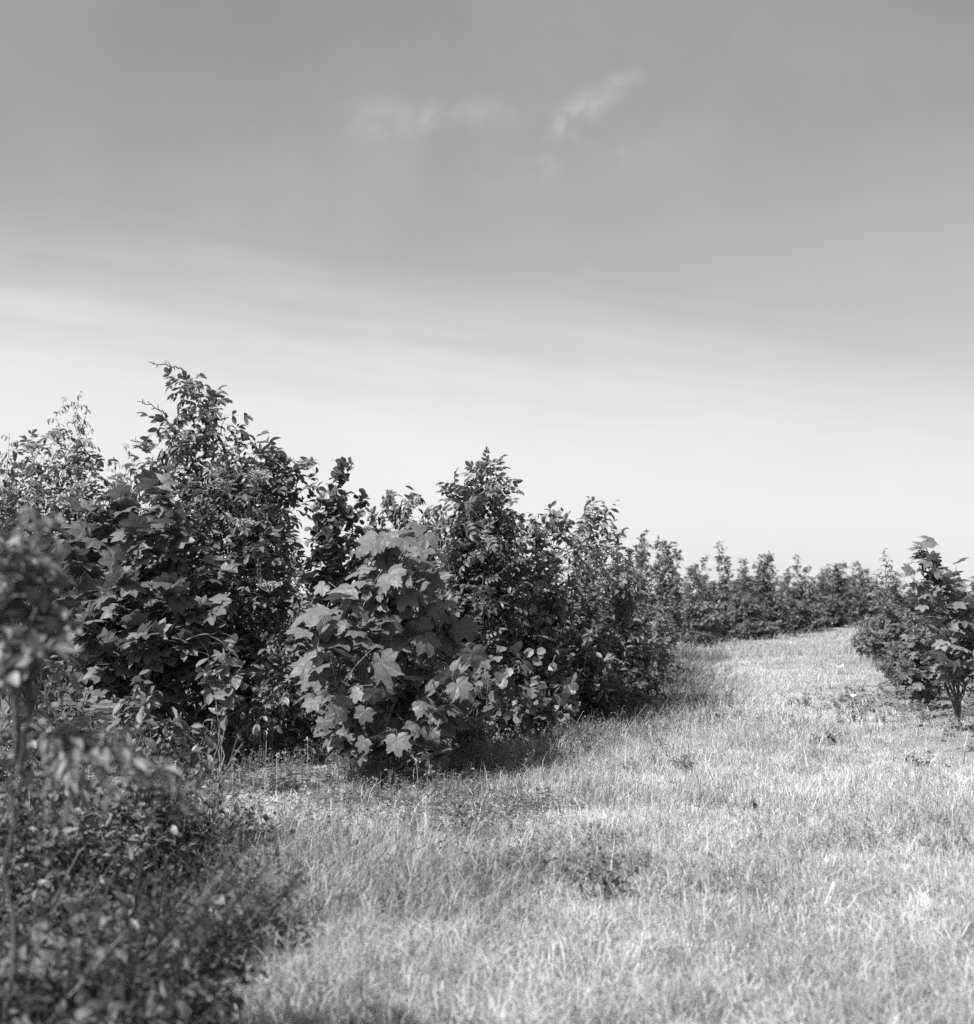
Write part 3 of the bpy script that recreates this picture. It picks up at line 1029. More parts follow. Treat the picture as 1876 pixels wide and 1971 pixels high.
# ---- rowan
ro = Plant('rowan_bush', 'tall pinnate leaved rowan with pointed top right of the maple sapling', 'bush', 920, 10.8, seed=10)
st = ro.stems_to([at(945, 893, 10.8), at(918, 908, 10.75), at(956, 925, 10.8), at(895, 935, 10.7), at(868, 950, 10.7), at(940, 950, 10.5), at(900, 985, 10.4), at(965, 975, 10.6), at(850, 1000, 10.8),
                  at(920, 1040, 10.3), at(960, 1060, 10.4), at(870, 1060, 10.5), at(840, 1060, 10.9), at(985, 1030, 10.7), at(930, 1130, 10.2), at(980, 1140, 10.4), at(890, 1180, 10.4), at(940, 1230, 10.2)],
                 .014, .1, 10, .3)
ro.foliage(st, 13, .24, L_PINN, .18, 4, .35, tips=(1, .35), up=.4, droop=.15, nj=.5, sunny=.4)
ro.done(M_PINN)

# ---- broad bush right of the rowan
b3 = Plant('leafy_bush', 'broad bushy shrub of mixed small leaves filling the middle of the thicket', 'bush', 1050, 11.4, seed=11)
st = b3.stems_to([at(1015, 1005, 11.4), at(1062, 985, 11.5), at(1095, 990, 11.6), at(1040, 1020, 11.3), at(985, 1045, 11.2), at(1110, 1020, 11.5), at(1000, 1100, 11), at(1060, 1080, 11), at(1120, 1090, 11.2),
                  at(970, 1120, 11.1), at(1030, 1150, 10.7), at(1090, 1150, 10.9), at(1150, 1150, 11.2), at(980, 1200, 10.7), at(1050, 1220, 10.6), at(1120, 1220, 10.8), at(1010, 1280, 10.5),
                  at(1090, 1290, 10.6), at(1150, 1270, 11), at(1040, 1090, 12), at(1130, 1070, 12.1)], .013, .25)
b3.foliage(st, 18, .36, L_ELL, .075, 6, .22, n2=1, L2=.16, tips=(1, .3), up=.3, nj=.5)
b3.done(M_BUSH)

# ---- second broad bush at the corner of the thicket
b4 = Plant('leafy_bush', 'big bush at the thicket corner, its shadow falling on the grass track', 'bush', 1160, 13.2, seed=12)
st = b4.stems_to([at(1140, 975, 13.2), at(1166, 985, 13.3), at(1120, 1005, 13.2), at(1180, 1030, 13.2), at(1100, 1040, 13), at(1200, 1070, 13.2), at(1150, 1070, 12.8), at(1215, 1110, 13.2), at(1120, 1130, 12.7),
                  at(1180, 1140, 12.7), at(1215, 1150, 13.3), at(1150, 1200, 12.5), at(1210, 1210, 12.8), at(1215, 1230, 13.1), at(1180, 1260, 12.6), at(1220, 1290, 12.8), at(1150, 1290, 12.6), at(1190, 1100, 13.8)],
                 .014, .28)
b4.foliage(st, 18, .4, L_ELL + L_NARROW, .082, 6, .2, n2=1, L2=.18, tips=(1, .3), up=.3, nj=.5)
b4.done(M_BUSH)

# ---- low round leaved shrub
rd = Plant('low_alder', 'low shrub with glossy round leaves at the foot of the thicket', 'bush', 1010, 9.7, seed=13)
st = rd.stems_to([at(950, 1270, 9.6), at(990, 1255, 9.6), at(1040, 1270, 9.7), at(1080, 1300, 9.8), at(930, 1320, 9.5), at(970, 1310, 9.3), at(1020, 1320, 9.3), at(1060, 1340, 9.5), at(1100, 1350, 9.8),
                  at(1000, 1360, 9.2), at(960, 1365, 9.3), at(1045, 1375, 9.4)], .008, .12)
rd.foliage(st, 8, .2, L_ROUND, .075, 4, .3, tips=(1, .4), up=.1, droop=.3, nj=.6, tone=(0, .75))
rd.done(M_ROUND)

# ---- shrubs filling the depth of the thicket
fill = [(26, 1120, 11.6, 1060, 1190, 1180, 16, 'mid height bush joining the broad middle shrub to the corner bush'),
        (27, 1190, 13.0, 1130, 1225, 1210, 14, 'lower bush under the thicket corner bush, reaching down to the grass'),
        (28, 1225, 16, 1180, 1265, 1120, 14, 'bush linking the corner bush to the receding row'),
        (29, 690, 10.2, 620, 760, 1120, 16, 'leafy bush directly behind the left half of the maple sapling'),
        (30, 900, 10.4, 830, 980, 1130, 16, 'leafy bush directly behind the right half of the maple sapling'),
        (14, 330, 12.5, 180, 480, 960, 18, 'shadowed bush deep in the thicket behind the maple bush'),
        (15, 560, 12.6, 430, 700, 1010, 20, 'shadowed bush between the tall elder and the alder spire'),
        (16, 870, 13.6, 740, 1010, 1030, 22, 'background bush filling the gap left of the rowan'),
        (17, 40, 12.8, -120, 200, 990, 18, 'leafy bush at the left edge behind the spreading elder'),
        (18, 1040, 14.8, 950, 1150, 1040, 18, 'background bush behind the broad middle shrub')]
for sd, vx, D, xl, xr, vt, n, lab in fill:
    q = Plant('thicket_bush', lab, 'bush', vx, D, 'bushes packed deep in the thicket', seed=sd)
    st = q.stems_to(q.dome(n, xl, xr, vt, .7), .012, .25)
    q.foliage(st, 12, .42, L_DIA, .085, 6, .2, n2=1, L2=.2, tips=(1, .35), nj=.5)
    q.done(M_ALDER)

# ---- lower leafy skirts along the front of the thicket
skirt = [(19, 300, 8.2, 190, 420, 1290, 10, L_ELL, .085, 'low pale shrub with oval leaves below the maple bush'),
         (20, 560, 8.9, 490, 640, 1210, 10, L_ELDER, .12, 'young elder shoot cluster left of the maple sapling'),
         (21, 110, 8.6, -20, 210, 1240, 12, L_ELL, .07, 'low dark shrub under the left elder'),
         (22, 1180, 11.9, 1130, 1235, 1250, 9, L_ELL, .05, 'small low shrub at the shaded foot of the thicket corner bush'),
         (23, 880, 9.1, 800, 950, 1300, 9, L_ELL, .07, 'shaded low shrub tucked right behind the maple sapling')]
for sd, vx, D, xl, xr, vt, n, lf, sz_, lab in skirt:
    q = Plant('low_shrub', lab, 'shrub', vx, D, 'low shrubs in front of the thicket', seed=sd)
    st = q.stems_to(q.dome(n, xl, xr, vt, .35), .007, .12)
    q.foliage(st, 8, .2, lf, sz_, 5, .25, tips=(1, .35), nj=.5)
    q.done(M_PALE if sd in (19, 20) else M_BUSH)

# ---- the thin sapling with oval leaves at the left
ys = Plant('young_tree', 'thin upright seedling with few big oval leaves before the dark hollow', 'tree', 425, 7.6, seed=24)
st = ys.stems_to([at(428, 1240, 7.6), at(412, 1270, 7.55), at(450, 1300, 7.6)], .007, .01, 10, .1)
ys.foliage(st, 6, .16, L_ELL, .10, 4, .55, tips=(1, .5), droop=.4, nj=.5)
ys.done(M_PALE, M_BARK_L)

# ---- bramble clumps in the near undergrowth
for sd, vx, D, xl, xr, vt, n, sz_, lab in [
        (31, 430, 4.1, 340, 520, 1740, 16, .060, 'bramble clump with a dark hollow to its right in the lower left'),
        (32, 570, 4.0, 500, 630, 1800, 10, .050, 'smaller bramble clump nearest the pale grass in the lower left'),
        (33, 200, 3.5, 60, 330, 1740, 16, .062, 'bramble clump in the middle of the near undergrowth'),
        (34, 60, 2.9, -90, 170, 1800, 14, .055, 'bramble clump in the dark bottom left corner of the photo'),
        (35, 480, 5.6, 400, 560, 1600, 12, .055, 'far bramble clump at the back of the near undergrowth'),
        (36, 250, 2.75, 150, 340, 1890, 10, .045, 'bramble clump at the bottom edge of the photo'),
        (37, 180, 5.2, 60, 300, 1600, 14, .060, 'bramble clump beside the trunk of the near sapling')]:
    q = Plant('bramble', lab, 'shrub', vx, D, 'bramble clumps in the near undergrowth', seed=sd)
    st = q.stems_to(q.dome(n, xl, xr, vt, .22, zmin=.4), .004, .06, 8, .5)
    q.foliage(st, 8, .16, L_ELL + L_NARROW, sz_, 5, .25, tips=(1, .5), nj=.5, rb=.0016)
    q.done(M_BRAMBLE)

for sd, vx, D, xl, xr, vt, n, nb2, sz_, lab in [
        (38, 90, 4.3, -60, 230, 1265, 20, 9, .045, 'blurred leafy bush at the left edge behind the near sapling'),
        (39, 250, 5.0, 170, 340, 1350, 12, 8, .05, 'soft focus low bush right of the blurred one at the left edge')]:
    q = Plant('leafy_bush', lab, 'bush', vx, D, None, seed=sd)
    st = q.stems_to(q.dome(n, xl, xr, vt, .3, zmin=.3), .007, .12, 10, .4)
    q.foliage(st, nb2, .2, L_ELL, sz_, 6, .25, tips=(1, .4), nj=.5, rb=.002)
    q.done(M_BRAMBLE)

# ---- out of focus tree close to the camera, far left
nt_ = Plant('near_sapling', 'out of focus sapling close to the camera at the left edge', 'tree', 34, 2.75, seed=25)
main = nt_.stems_to([at(42, 1000, 2.75)], .012, .0, 16, .15, .006)
nb_ = nt_.base.copy()
nt_.base = at(40, 1490, 2.75)
st = nt_.stems_to([at(15, 1050, 2.7), at(95, 1020, 2.8), at(-30, 1120, 2.7), at(115, 1120, 2.8), at(75, 1250, 2.65), at(0, 1250, 2.85)], .006, .0, 12, .3, .01)
nt_.base = nb_
for S_ in (main, st):
    nt_.foliage(S_, 13, .15, L_ELL, .042, 7, .5, tips=(1, .45), up=.15, droop=.4, nj=.5, rb=.0018)
# the bright branch that droops to the right
br = np.array([bez(at(40, 1420, 2.75), at(170, 1380, 2.7), at(q[0], q[1], q[2]), 6) for q in
               [(205, 1530, 2.6), (265, 1480, 2.65), (330, 1490, 2.65), (370, 1530, 2.7), (140, 1530, 2.65), (90, 1500, 2.7)]])
add_tubes(nt_.br, br, np.linspace(1, .3, 6)[None] * .0028 * np.ones((len(br), 1)), 5)
p, t, u = leaf_nodes(br, 26, .2, nt_.r)
nt_._leaves(p, t, L_NARROW + L_PINNF, .058, .4, .9, .55, (.2, .9), .7, .7)
nt_.done(M_PALE, M_BARK)

# ---- plants along the far left side of the track: one of each kind, then copies
far = [  # vx, D, vtop, half width (m), kind, label
    (1225, 18, 1040, 0.7, 0, 'rounded bush next beyond the thicket corner bush'),
    (1250, 22.5, 1062, 0.8, 1, 'bush with a thin pointed leader beyond the corner bush'),
    (1283, 27, 1050, 0.85, 2, 'tallest bush of the receding left row, with a tufted dark top'),
    (1330, 31, 1085, 1, 0, 'dense bush in the receding row just right of the tufted one'),
    (1352, 33.5, 1100, 1, 3, 'feathery bush halfway along the receding row'),
    (1392, 36, 1062, 1.1, 1, 'tree with a slim leader halfway along the receding row'),
    (1375, 33, 1180, 0.9, 4, 'low pale spreading bush at the bend of the track'),
    (1430, 35, 1088, 0.95, 3, 'feathery small tree with a single spike near the bend'),
    (1472, 37.3, 1076, 1, 2, 'rounded crowned tree standing highest beyond the bend'),
    (1452, 34.5, 1170, 0.8, 0, 'dark low bush at the foot of the trees at the bend'),
    (1510, 40.7, 1105, 1, 0, 'dense tree between the rounded crown and the next spire'),
    (1540, 42.9, 1084, 1.1, 1, 'tree with twin tips near the far end of the row'),
    (1560, 40.7, 1165, 0.9, 4, 'low pale bush in front of the twin tipped tree'),
    (1580, 46.3, 1105, 1.1, 3, 'feathery tree close to the far end of the track'),
    (1608, 48.6, 1094, 1.1, 2, 'rounded tree at the very end of the track'),
    (1640, 50.8, 1105, 1.2, 1, 'small spired tree above the end of the track'),
    (1663, 52, 1092, 1.2, 3, 'feathery tree just left of the bare leader on the right'),
    (1345, 29.5, 1215, 0.6, 4, 'small low bush spilling onto the track at its bend'),
    (1490, 39, 1180, 0.8, 0, 'dark low bush beneath the rounded crowned tree'),
    (1610, 46.9, 1175, 0.9, 4, 'low bush closing off the far end of the track'),
    # right side thicket
    (1682, 23, 1165, 0.62, 4, 'leafy bush with bare lower stems at the left end of the right thicket'),
    (1715, 26, 1135, 1.1, 0, 'dense bush in the right thicket below the bare leader'),
    (1725, 20.5, 1165, 0.9, 3, 'feathery bush in the right thicket next to the track'),
    (1735, 24, 1120, 1.2, 1, 'spiky bush behind the right thicket'),
    (1765, 17.5, 1185, 0.75, 3, 'fine leaved bush left of the right hand maple'),
    (1735, 16.5, 1250, 0.5, 4, 'low bush in front of the right thicket near the bare soil'),
    (1800, 20, 1135, 1, 0, 'dense bush directly behind the right hand maple'),
    (1850, 17, 1130, 0.8, 3, 'feathery bush at the right edge behind the maple'),
    (1900, 15, 1120, 0.8, 1, 'bush cut by the right edge of the photo'),
    (1775, 14.8, 1215, 0.6, 3, 'wispy bush just behind the two forked saplings'),
]
KN = ['round_bush', 'spired_bush', 'tufted_tree', 'feathery_bush', 'low_bush']
KH = [2.0, 2.35, 2.35, 2.25, 1.1]
protos = {}


def copy_thing(src, loc, rz, sc, label):
    c = src.copy()
    COL.objects.link(c)
    c.location = loc
    c.rotation_euler = (0, 0, rz)
    c.scale = sc
    c['label'] = label
    for ch in src.children:
        d = ch.copy()
        COL.objects.link(d)
        d.parent = c
    return c


def build_proto(kind, vx, D, label):
    pl = Plant(KN[kind], label, 'tree' if kind == 2 else 'bush', vx, D, 'bushes and small trees along the track', seed=60 + kind)
    r = pl.r
    h = KH[kind]
    b = pl.base
    tips = []
    if kind in (0, 1, 2, 3):
        n = {0: 16, 1: 12, 2: 13, 3: 13}[kind]
        w = {0: .62, 1: .5, 2: .55, 3: .55}[kind]
        for k in range(n):
            a, q = r.uniform(0, 6.283), math.sqrt(r.random())
            z = h * (1 - .55 * q ** 1.5) * r.uniform(.55 if kind else .5, .9)
            tips.append(b + [math.cos(a) * q * w, math.sin(a) * q * w, z])
        lead = {0: [.97, .9], 1: [1.0, .86], 2: [1.0, .97, .93], 3: [1.0, .85, .8]}[kind]
        for f in lead:
            tips.append(b + [r.normal(0, .12), r.normal(0, .1), h * f])
        st = pl.stems_to(tips, .014, .15, 10, .35)
        if kind == 0:
            pl.foliage(st, 16, .34, L_DIA, .105, 7, .1, n2=1, L2=.2, tips=(1, .35), nj=.5)
        elif kind == 1:
            pl.foliage(st, 18, .32, L_DIA + L_DIAN, .10, 7, .1, n2=1, L2=.18, tips=(1, .22), nj=.5)
        elif kind == 2:
            pl.foliage(st, 16, .36, L_DIA, .115, 7, .12, n2=1, L2=.2, tips=(1, .45), nj=.45)
        else:
            pl.foliage(st, 18, .32, L_DIAN, .115, 8, .1, n2=1, L2=.2, tips=(1, .25), droop=.5, nj=.5, up=.4)
    else:
        for k in range(16):
            a, q = r.uniform(0, 6.283), math.sqrt(r.random())
            tips.append(b + [math.cos(a) * q * .7, math.sin(a) * q * .7, h * (1 - .6 * q * q) * r.uniform(.6, 1)])
        st = pl.stems_to(tips, .010, .15)
        pl.foliage(st, 14, .28, L_DIA, .10, 7, .12, n2=1, L2=.16, tips=(1, .5), nj=.4, up=.1)
    pl.done({0: M_FAR, 1: M_FAR, 2: M_BUSH, 3: M_PALE, 4: M_PALE}[kind])
    return pl.e


used = set()
for k, (vx, D, vt, hw, kind, lab) in enumerate(far):
    x = gx(vx, D)
    z0 = float(gz(x, D)) - .02
    h = at(vx, vt - 10, D)[2] - z0
    if kind not in protos:
        e = build_proto(kind, vx, D, lab)
        protos[kind] = e
    else:
        e = copy_thing(protos[kind], (x, D, z0), 0, (1, 1, 1), lab)
    r = np.random.default_rng(500 + k)
    s = h / KH[kind]
    e.rotation_euler = (0, 0, r.uniform(0, 6.283))
    w = hw / {0: .95, 1: .85, 2: .9, 3: .9, 4: .95}[kind]
    e.scale = (w, w * r.uniform(.8, 1.25), s)
    e.location = (x, D, z0)
# a distant tree line behind the right thicket, and low bushes beyond the row
for k, (vx, D, vt, hw, kind, lab) in enumerate([
        (1685, 70, 1122, 2.2, 0, 'distant bush on the skyline left of the right hand maple'), (1722, 74, 1116, 2.4, 1, 'distant bush on the skyline nearest the right hand maple'),
        (1760, 78, 1120, 2.4, 0, 'distant bush on the skyline behind the maple top'), (1800, 72, 1124, 2.2, 3, 'distant bush on the skyline right of the maple top'),
        (1845, 76, 1118, 2.4, 1, 'distant bush on the skyline near the right edge'), (1885, 74, 1120, 2.3, 0, 'distant bush on the skyline cut by the right edge'),
        (1570, 56, 1108, 1.6, 0, 'farther bush seen between the trees at the end of the track'), (1625, 60, 1112, 1.7, 0, 'farther bush behind the rounded tree at the track end'),
        (1500, 50, 1112, 1.5, 0, 'farther bush filling the gap left of the twin tipped tree'), (1420, 44, 1112, 1.4, 0, 'farther bush filling the gap right of the slim leader'),
        (1365, 36, 1105, 1.4, 3, 'farther feathery bush filling the gap left of the slim leader'), (1455, 46, 1108, 1.5, 2, 'farther rounded tree left of the standing rounded crown'),
        (1535, 54, 1110, 1.7, 3, 'farther feathery bush right behind the twin tipped tree'), (1595, 58, 1108, 1.8, 1, 'farther spired bush left of the rounded tree at the track end'),
        (1650, 62, 1112, 2.0, 3, 'farther feathery bush over the end of the track'),
        (1310, 34, 1105, 1.2, 0, 'farther bush filling the gap behind the tufted bush')]):
    x = gx(vx, D)
    z0 = float(gz(x, D)) - .02
    h = at(vx, vt, D)[2] - z0
    e = copy_thing(protos[kind], (x, D, z0), k * 1.3, (hw / .95, hw / .95, h / KH[kind]), lab)
    e['group'] = 'distant bushes on the skyline'

# ---- bare leader standing out of the right thicket
bl = Plant('slender_tree', 'thin tree with almost bare leader above the right thicket', 'tree', 1702, 21.0, seed=40)
st = bl.stems_to([at(1702, 1068, 21), at(1716, 1100, 21), at(1690, 1105, 21)], .022, .02, 12, .1)
bl.foliage(st, 14, .3, L_DIA, .10, 3, .45, tips=(1, .4), up=.5)
bl.done(M_FAR, M_BARK_L)

# ---- the two maple saplings on the right
s1 = Plant('maple_sapling', 'right hand maple sapling with forked trunk on bare soil and tall leafy top', 'tree', 1845, 10.9, seed=41)
tr = s1.stems_to([at(1843, 1375, 10.9)], .020, .0, 5, .5, .0)
fork = at(1845, 1385, 10.9)
sv = s1.base.copy()
s1.base = fork.copy()
st = s1.stems_to([at(1768, 1058, 10.9), at(1785, 1055, 10.95), at(1800, 1085, 10.8), at(1825, 1110, 10.9), at(1755, 1110, 10.8)], .013, .005, 12, .35)
st2 = s1.stems_to([at(1850, 1175, 10.7), at(1875, 1160, 10.9), at(1822, 1195, 10.7), at(1840, 1240, 10.6), at(1880, 1230, 10.8), at(1818, 1270, 10.7), at(1860, 1290, 10.7), at(1895, 1180, 11)], .010, .005, 12, .35)
s1.base = sv
s1.foliage(st, 7, .24, L_MAPLE_S, .085, 3, .5, tips=(1, .5), up=.1, droop=.35, nj=.4, upper=.99)
s1.foliage(st2, 6, .26, L_MAPLE_S, .085, 3, .5, tips=(1, .5), up=.05, droop=.35, nj=.4, upper=.99)
s1.done(M_PALE, M_BARK)

s2 = Plant('maple_sapling', 'smaller two stemmed sapling left of the right hand maple, dark low leaves', 'tree', 1776, 13.3, seed=42)
st = s2.stems_to([at(1768, 1220, 13.3), at(1800, 1230, 13.2), at(1745, 1250, 13.3), at(1790, 1290, 13.1), at(1815, 1270, 13.3), at(1760, 1300, 13.1)], .016, .06, 12, .2)
s2.foliage(st, 8, .16, L_MAPLE_S, .06, 4, .5, tips=(1, .5), up=.05, droop=.4)
s2.done(M_MAPLE2, M_BARK)


# ---- single weeds standing in the grass
def weed(name, label, vx, D, h, w, n, leaf, size, mat, seed, bare_=False):
    q = Plant(name, label, 'weed', vx, D, 'weeds standing in the grass', seed=seed)
    r = q.r
    tips = [q.base + [r.normal(0, w), r.normal(0, w), h * r.uniform(.5, 1)] for _ in range(n)]
    st = q.stems_to(tips, .003 if not bare_ else .005, .02, 7, .5, .03)
    if bare_:
        b, _ = sprout(st, 4, .3, .95, h * .4, lambda u: 1 - .5 * u, r)
        add_tubes(q.br, b, np.full(b.shape[:2], .0022), 3)
        p, t, u = leaf_nodes(b, 3, .4, r)
        q._leaves(p, t, L_DIAN, .022, .2, .7, .5, (0, 1), .7, .2)
        q.trunk.add(np.concatenate(q.br.v), np.concatenate(q.br.l), np.concatenate(q.br.t), np.concatenate(q.br.tone))
        q.trunk.build('stems', M_TWIG, q.e, True, q.base)
        q.crown.build('withered_leaves', M_DARKWEED, q.e, False, q.base)
        return
    p, t, u = leaf_nodes(st, 12, .1, r)
    q._leaves(p, t, leaf, size * .6, .2, .9, .4, (0, 1), .4, .2)
    q.trunk.build('stems', M_TWIG, q.e, True, q.base)
    q.crown.build('leaves', mat, q.e, False, q.base)


weed('weed_plant', 'dark leafy weed alone in the pale grass at the lower centre', 1150, 4.9, .24, .09, 9, L_ELL, .055, M_DARKWEED, 80)
weed('weed_plant', 'dark scattered weed in the grass below the maple', 905, 6.3, .22, .13, 8, L_ELL, .05, M_DARKWEED, 81)
weed('weed_plant', 'small dark weed lying between the two larger weeds', 960, 5.3, .15, .1, 6, L_ELL, .045, M_DARKWEED, 82)
weed('dead_weed', 'dry branching dead weed standing in the open track', 1330, 8.4, .18, .1, 6, None, 0, None, 83, True)
weed('weed_plant', 'leafy weed halfway up the track near the thicket', 1350, 17.2, .2, .14, 8, L_ELL, .06, M_DARKWEED, 84)
weed('weed_plant', 'tall thin weed at the edge of the shaded grass', 1298, 17.5, .42, .05, 5, L_NARROW, .06, M_UNDER, 85)
weed('weed_plant', 'tiny dark upright weed right of the dead weed', 1445, 7.0, .1, .02, 4, L_ELL, .04, M_DARKWEED, 86)
weed('weed_plant', 'sprouting weed on the track below the bare soil', 1595, 10.3, .17, .07, 6, L_ELL, .05, M_DARKWEED, 87)
weed('weed_plant', 'tall bunched weed beside the white scrap', 1545, 13.5, .22, .12, 8, L_NARROW, .05, M_UNDER, 88)
weed('weed_plant', 'low weed on the edge of the bare soil', 1640, 12.2, .14, .12, 8, L_ELL, .05, M_DARKWEED, 89)
weed('dead_weed', 'dark stalks of a dead weed in the shade edge', 1085, 9.0, .3, .12, 6, None, 0, None, 90, True)
weed('dead_weed', 'thin dead stalks right of the shaded grass', 1130, 9.1, .28, .1, 5, None, 0, None, 91, True)
weed('weed_plant', 'low weed near the right edge of the track', 1780, 8.6, .13, .12, 8, L_ELL, .045, M_UNDER, 92)


def scrap(label, vx, D, s, seed):
    r = np.random.default_rng(seed)
    n = 6
    u, v = np.meshgrid(np.linspace(-1, 1, n), np.linspace(-1, 1, n))
    x0 = gx(vx, D)
    z = np.abs(r.normal(0, .35, (n, n))) + .5 * (u * u)
    a = Acc()
    i = (np.arange(n - 1)[:, None] * n + np.arange(n - 1)[None, :]).ravel()
    co = np.stack([u.ravel() * s + r.normal(0, .1 * s, n * n), v.ravel() * s * .8 + r.normal(0, .1 * s, n * n), z.ravel() * s], 1)
    a.add(co, np.stack([i, i + 1, i + 1 + n, i + n], 1).ravel(), np.full(len(i), 4), np.full(n * n, .6))
    o = a.build('paper_scrap', M_PAPER)
    o.location = (x0, D, float(gz(x0, D)) + .05)
    md = o.modifiers.new('thickness', 'SOLIDIFY')
    md.thickness = .001
    tag(o, label, 'scrap', 'crumpled scraps on the grass')


scrap('brightest white crumpled scrap lying near the bare soil', 1636, 14.6, .034, 3)
scrap('dimmer pale scrap lying farther up the track', 1612, 19.0, .05, 4)

# ------------------------------------------------------------------ light and sky
EL = math.radians(51)
SAZ = math.atan2(-.76, -.65)          # compass direction to the sun (x = sin, y = cos)
sd = bpy.data.lights.new('sun', 'SUN')
sd.energy = 5.0
sd.angle = math.radians(.53)
sd.color = (1, 1, 1)
so = bpy.data.objects.new('sun', sd)
COL.objects.link(so)
from mathutils import Vector
to_sun = Vector((math.sin(SAZ) * math.cos(EL), math.cos(SAZ) * math.cos(EL), math.sin(EL)))
so.rotation_euler = to_sun.to_track_quat('Z', 'Y').to_euler()
so.location = to_sun * 60

wl = bpy.data.worlds.new('World')
scene.world = wl
wl.use_nodes = True
nt = wl.node_tree
nt.nodes.clear()
N, L = nt.nodes.new, nt.links.new


def mth(op, a, b=None, c=None, clamp=False):
    n = N('ShaderNodeMath')
    n.operation = op
    n.use_clamp = clamp
    for k, q in enumerate((a, b, c)):
        if q is None:
            continue
        if isinstance(q, (int, float)):
            n.inputs[k].default_value = q
        else:
            L(q, n.inputs[k])
    return n.outputs[0]


def smooth(v, a, b):
    n = N('ShaderNodeMapRange')
    n.interpolation_type = 'SMOOTHSTEP'
    L(v, n.inputs['Value'])
    n.inputs['From Min'].default_value = a
    n.inputs['From Max'].default_value = b
    return n.outputs[0]


sky = N('ShaderNodeTexSky')
sky.sky_type = 'NISHITA'
sky.sun_disc = False
sky.sun_elevation = EL
sky.sun_rotation = SAZ
sky.dust_density = 2.0
sky.air_density = 1.0
sep = N('ShaderNodeSeparateColor')
L(sky.outputs[0], sep.inputs[0])
# panchromatic film behind a yellow filter: mostly red and green
grey = mth('ADD', mth('ADD', mth('MULTIPLY', sep.outputs[0], .50), mth('MULTIPLY', sep.outputs[1], .45)), mth('MULTIPLY', sep.outputs[2], .05))
tc = N('ShaderNodeTexCoord')
sx = N('ShaderNodeSeparateXYZ')
L(tc.outputs['Generated'], sx.inputs[0])
az = mth('ARCTAN2', sx.outputs[0], sx.outputs[1])
el_ = mth('ARCSINE', sx.outputs[2])
# thin high cirrus: a veil over the horizon whose upper edge slopes down to the right
slope = mth('ADD', el_, mth('ADD', mth('MULTIPLY', az, .125), mth('MULTIPLY', mth('MULTIPLY', az, az), .10)))
cv = N('ShaderNodeCombineXYZ')
L(mth('MULTIPLY', az, 2.2), cv.inputs[0])
L(mth('MULTIPLY', slope, 26.0), cv.inputs[1])
nz = N('ShaderNodeTexNoise')
nz.inputs['Scale'].default_value = 1.0
nz.inputs['Detail'].default_value = 5
nz.inputs['Roughness'].default_value = .5
L(cv.outputs[0], nz.inputs['Vector'])
c2v = N('ShaderNodeCombineXYZ')
L(mth('MULTIPLY', az, 7.0), c2v.inputs[0])
L(mth('MULTIPLY', slope, 95.0), c2v.inputs[1])
nz2 = N('ShaderNodeTexNoise')
nz2.inputs['Scale'].default_value = 1.0
nz2.inputs['Detail'].default_value = 6
nz2.inputs['Distortion'].default_value = .4
L(c2v.outputs[0], nz2.inputs['Vector'])
edge = mth('ADD', slope, mth('ADD', mth('MULTIPLY', mth('SUBTRACT', nz.outputs['Fac'], .5), .09), mth('MULTIPLY', mth('SUBTRACT', nz2.outputs['Fac'], .5), .032)))
veil = mth('SUBTRACT', 1.0, smooth(edge, .085, .252))
nf = N('ShaderNodeTexNoise')
nf.inputs['Scale'].default_value = 30
nf.inputs['Detail'].default_value = 6
nf.inputs['Distortion'].default_value = .6
L(tc.outputs['Generated'], nf.inputs['Vector'])


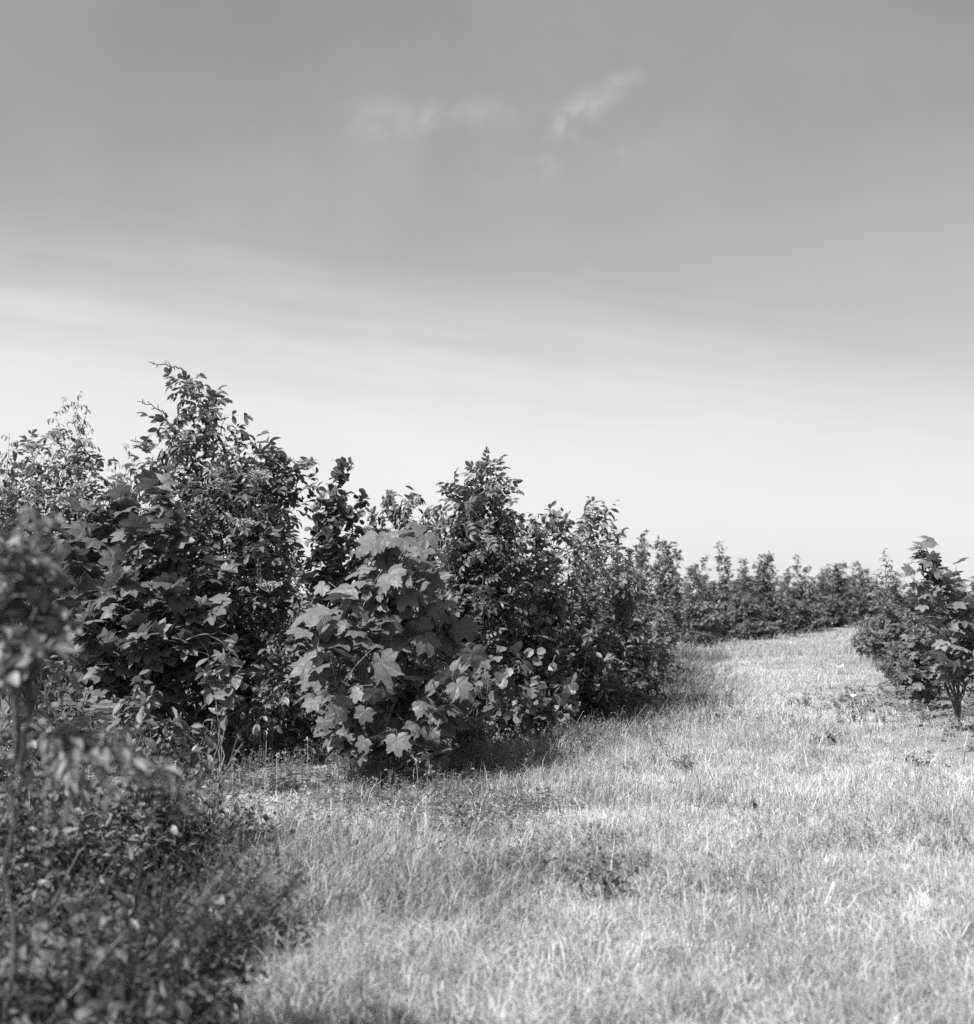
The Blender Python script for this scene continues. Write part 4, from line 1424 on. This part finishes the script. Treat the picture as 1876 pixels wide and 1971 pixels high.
def wisp(a0, e0, ang, la, lb, amt):
    ca, sa = math.cos(ang), math.sin(ang)
    da, de = mth('SUBTRACT', az, a0), mth('SUBTRACT', el_, e0)
    u = mth('DIVIDE', mth('ADD', mth('MULTIPLY', da, ca), mth('MULTIPLY', de, sa)), la)
    v = mth('DIVIDE', mth('SUBTRACT', mth('MULTIPLY', de, ca), mth('MULTIPLY', da, sa)), lb)
    g = mth('EXPONENT', mth('MULTIPLY', mth('ADD', mth('MULTIPLY', u, u), mth('MULTIPLY', v, v)), -1.0))
    return mth('MULTIPLY', mth('MULTIPLY', g, smooth(nf.outputs['Fac'], .32, .72)), amt)


R_ = math.radians
w1 = wisp(R_(4.4), R_(20.1), R_(32), R_(2.0), R_(.55), .46)
w2 = wisp(R_(-2.5), R_(19.8), R_(3), R_(3.2), R_(.7), .28)
w3 = wisp(R_(3.5), R_(18.0), R_(8), R_(4.5), R_(1.2), .12)
cl_ = mth('MINIMUM', mth('ADD', mth('MULTIPLY', veil, .85), mth('ADD', w1, mth('ADD', w2, w3))), 1.0)
CLOUD = 6.0
hz_ = N('ShaderNodeTexNoise')
hz_.inputs['Scale'].default_value = 5.0
hz_.inputs['Detail'].default_value = 9
hz_.inputs['Roughness'].default_value = .62
L(tc.outputs['Generated'], hz_.inputs['Vector'])
cl_ = mth('MINIMUM', mth('ADD', cl_, mth('MULTIPLY', smooth(hz_.outputs['Fac'], .35, .75), .10)), 1.0)
mixv = mth('ADD', mth('MULTIPLY', mth('MULTIPLY', grey, 1.19), mth('SUBTRACT', 1.0, cl_)), mth('MULTIPLY', cl_, CLOUD))
cc = N('ShaderNodeCombineColor')
for k in range(3):
    L(mixv, cc.inputs[k])
bg = N('ShaderNodeBackground')
bg.inputs['Strength'].default_value = .08
L(cc.outputs[0], bg.inputs['Color'])
wo = N('ShaderNodeOutputWorld')
L(bg.outputs[0], wo.inputs['Surface'])

# ------------------------------------------------------------------ render settings
scene.view_settings.view_transform = 'Standard'
scene.view_settings.look = 'None'
scene.view_settings.exposure = .90
scene.view_settings.gamma = 1
c = scene.cycles
c.max_bounces = 5
c.diffuse_bounces = 3
c.glossy_bounces = 1
c.transmission_bounces = 3
c.transparent_max_bounces = 2
c.use_denoising = False
c.caustics_reflective = False
c.caustics_refractive = False
c.sample_clamp_indirect = 4
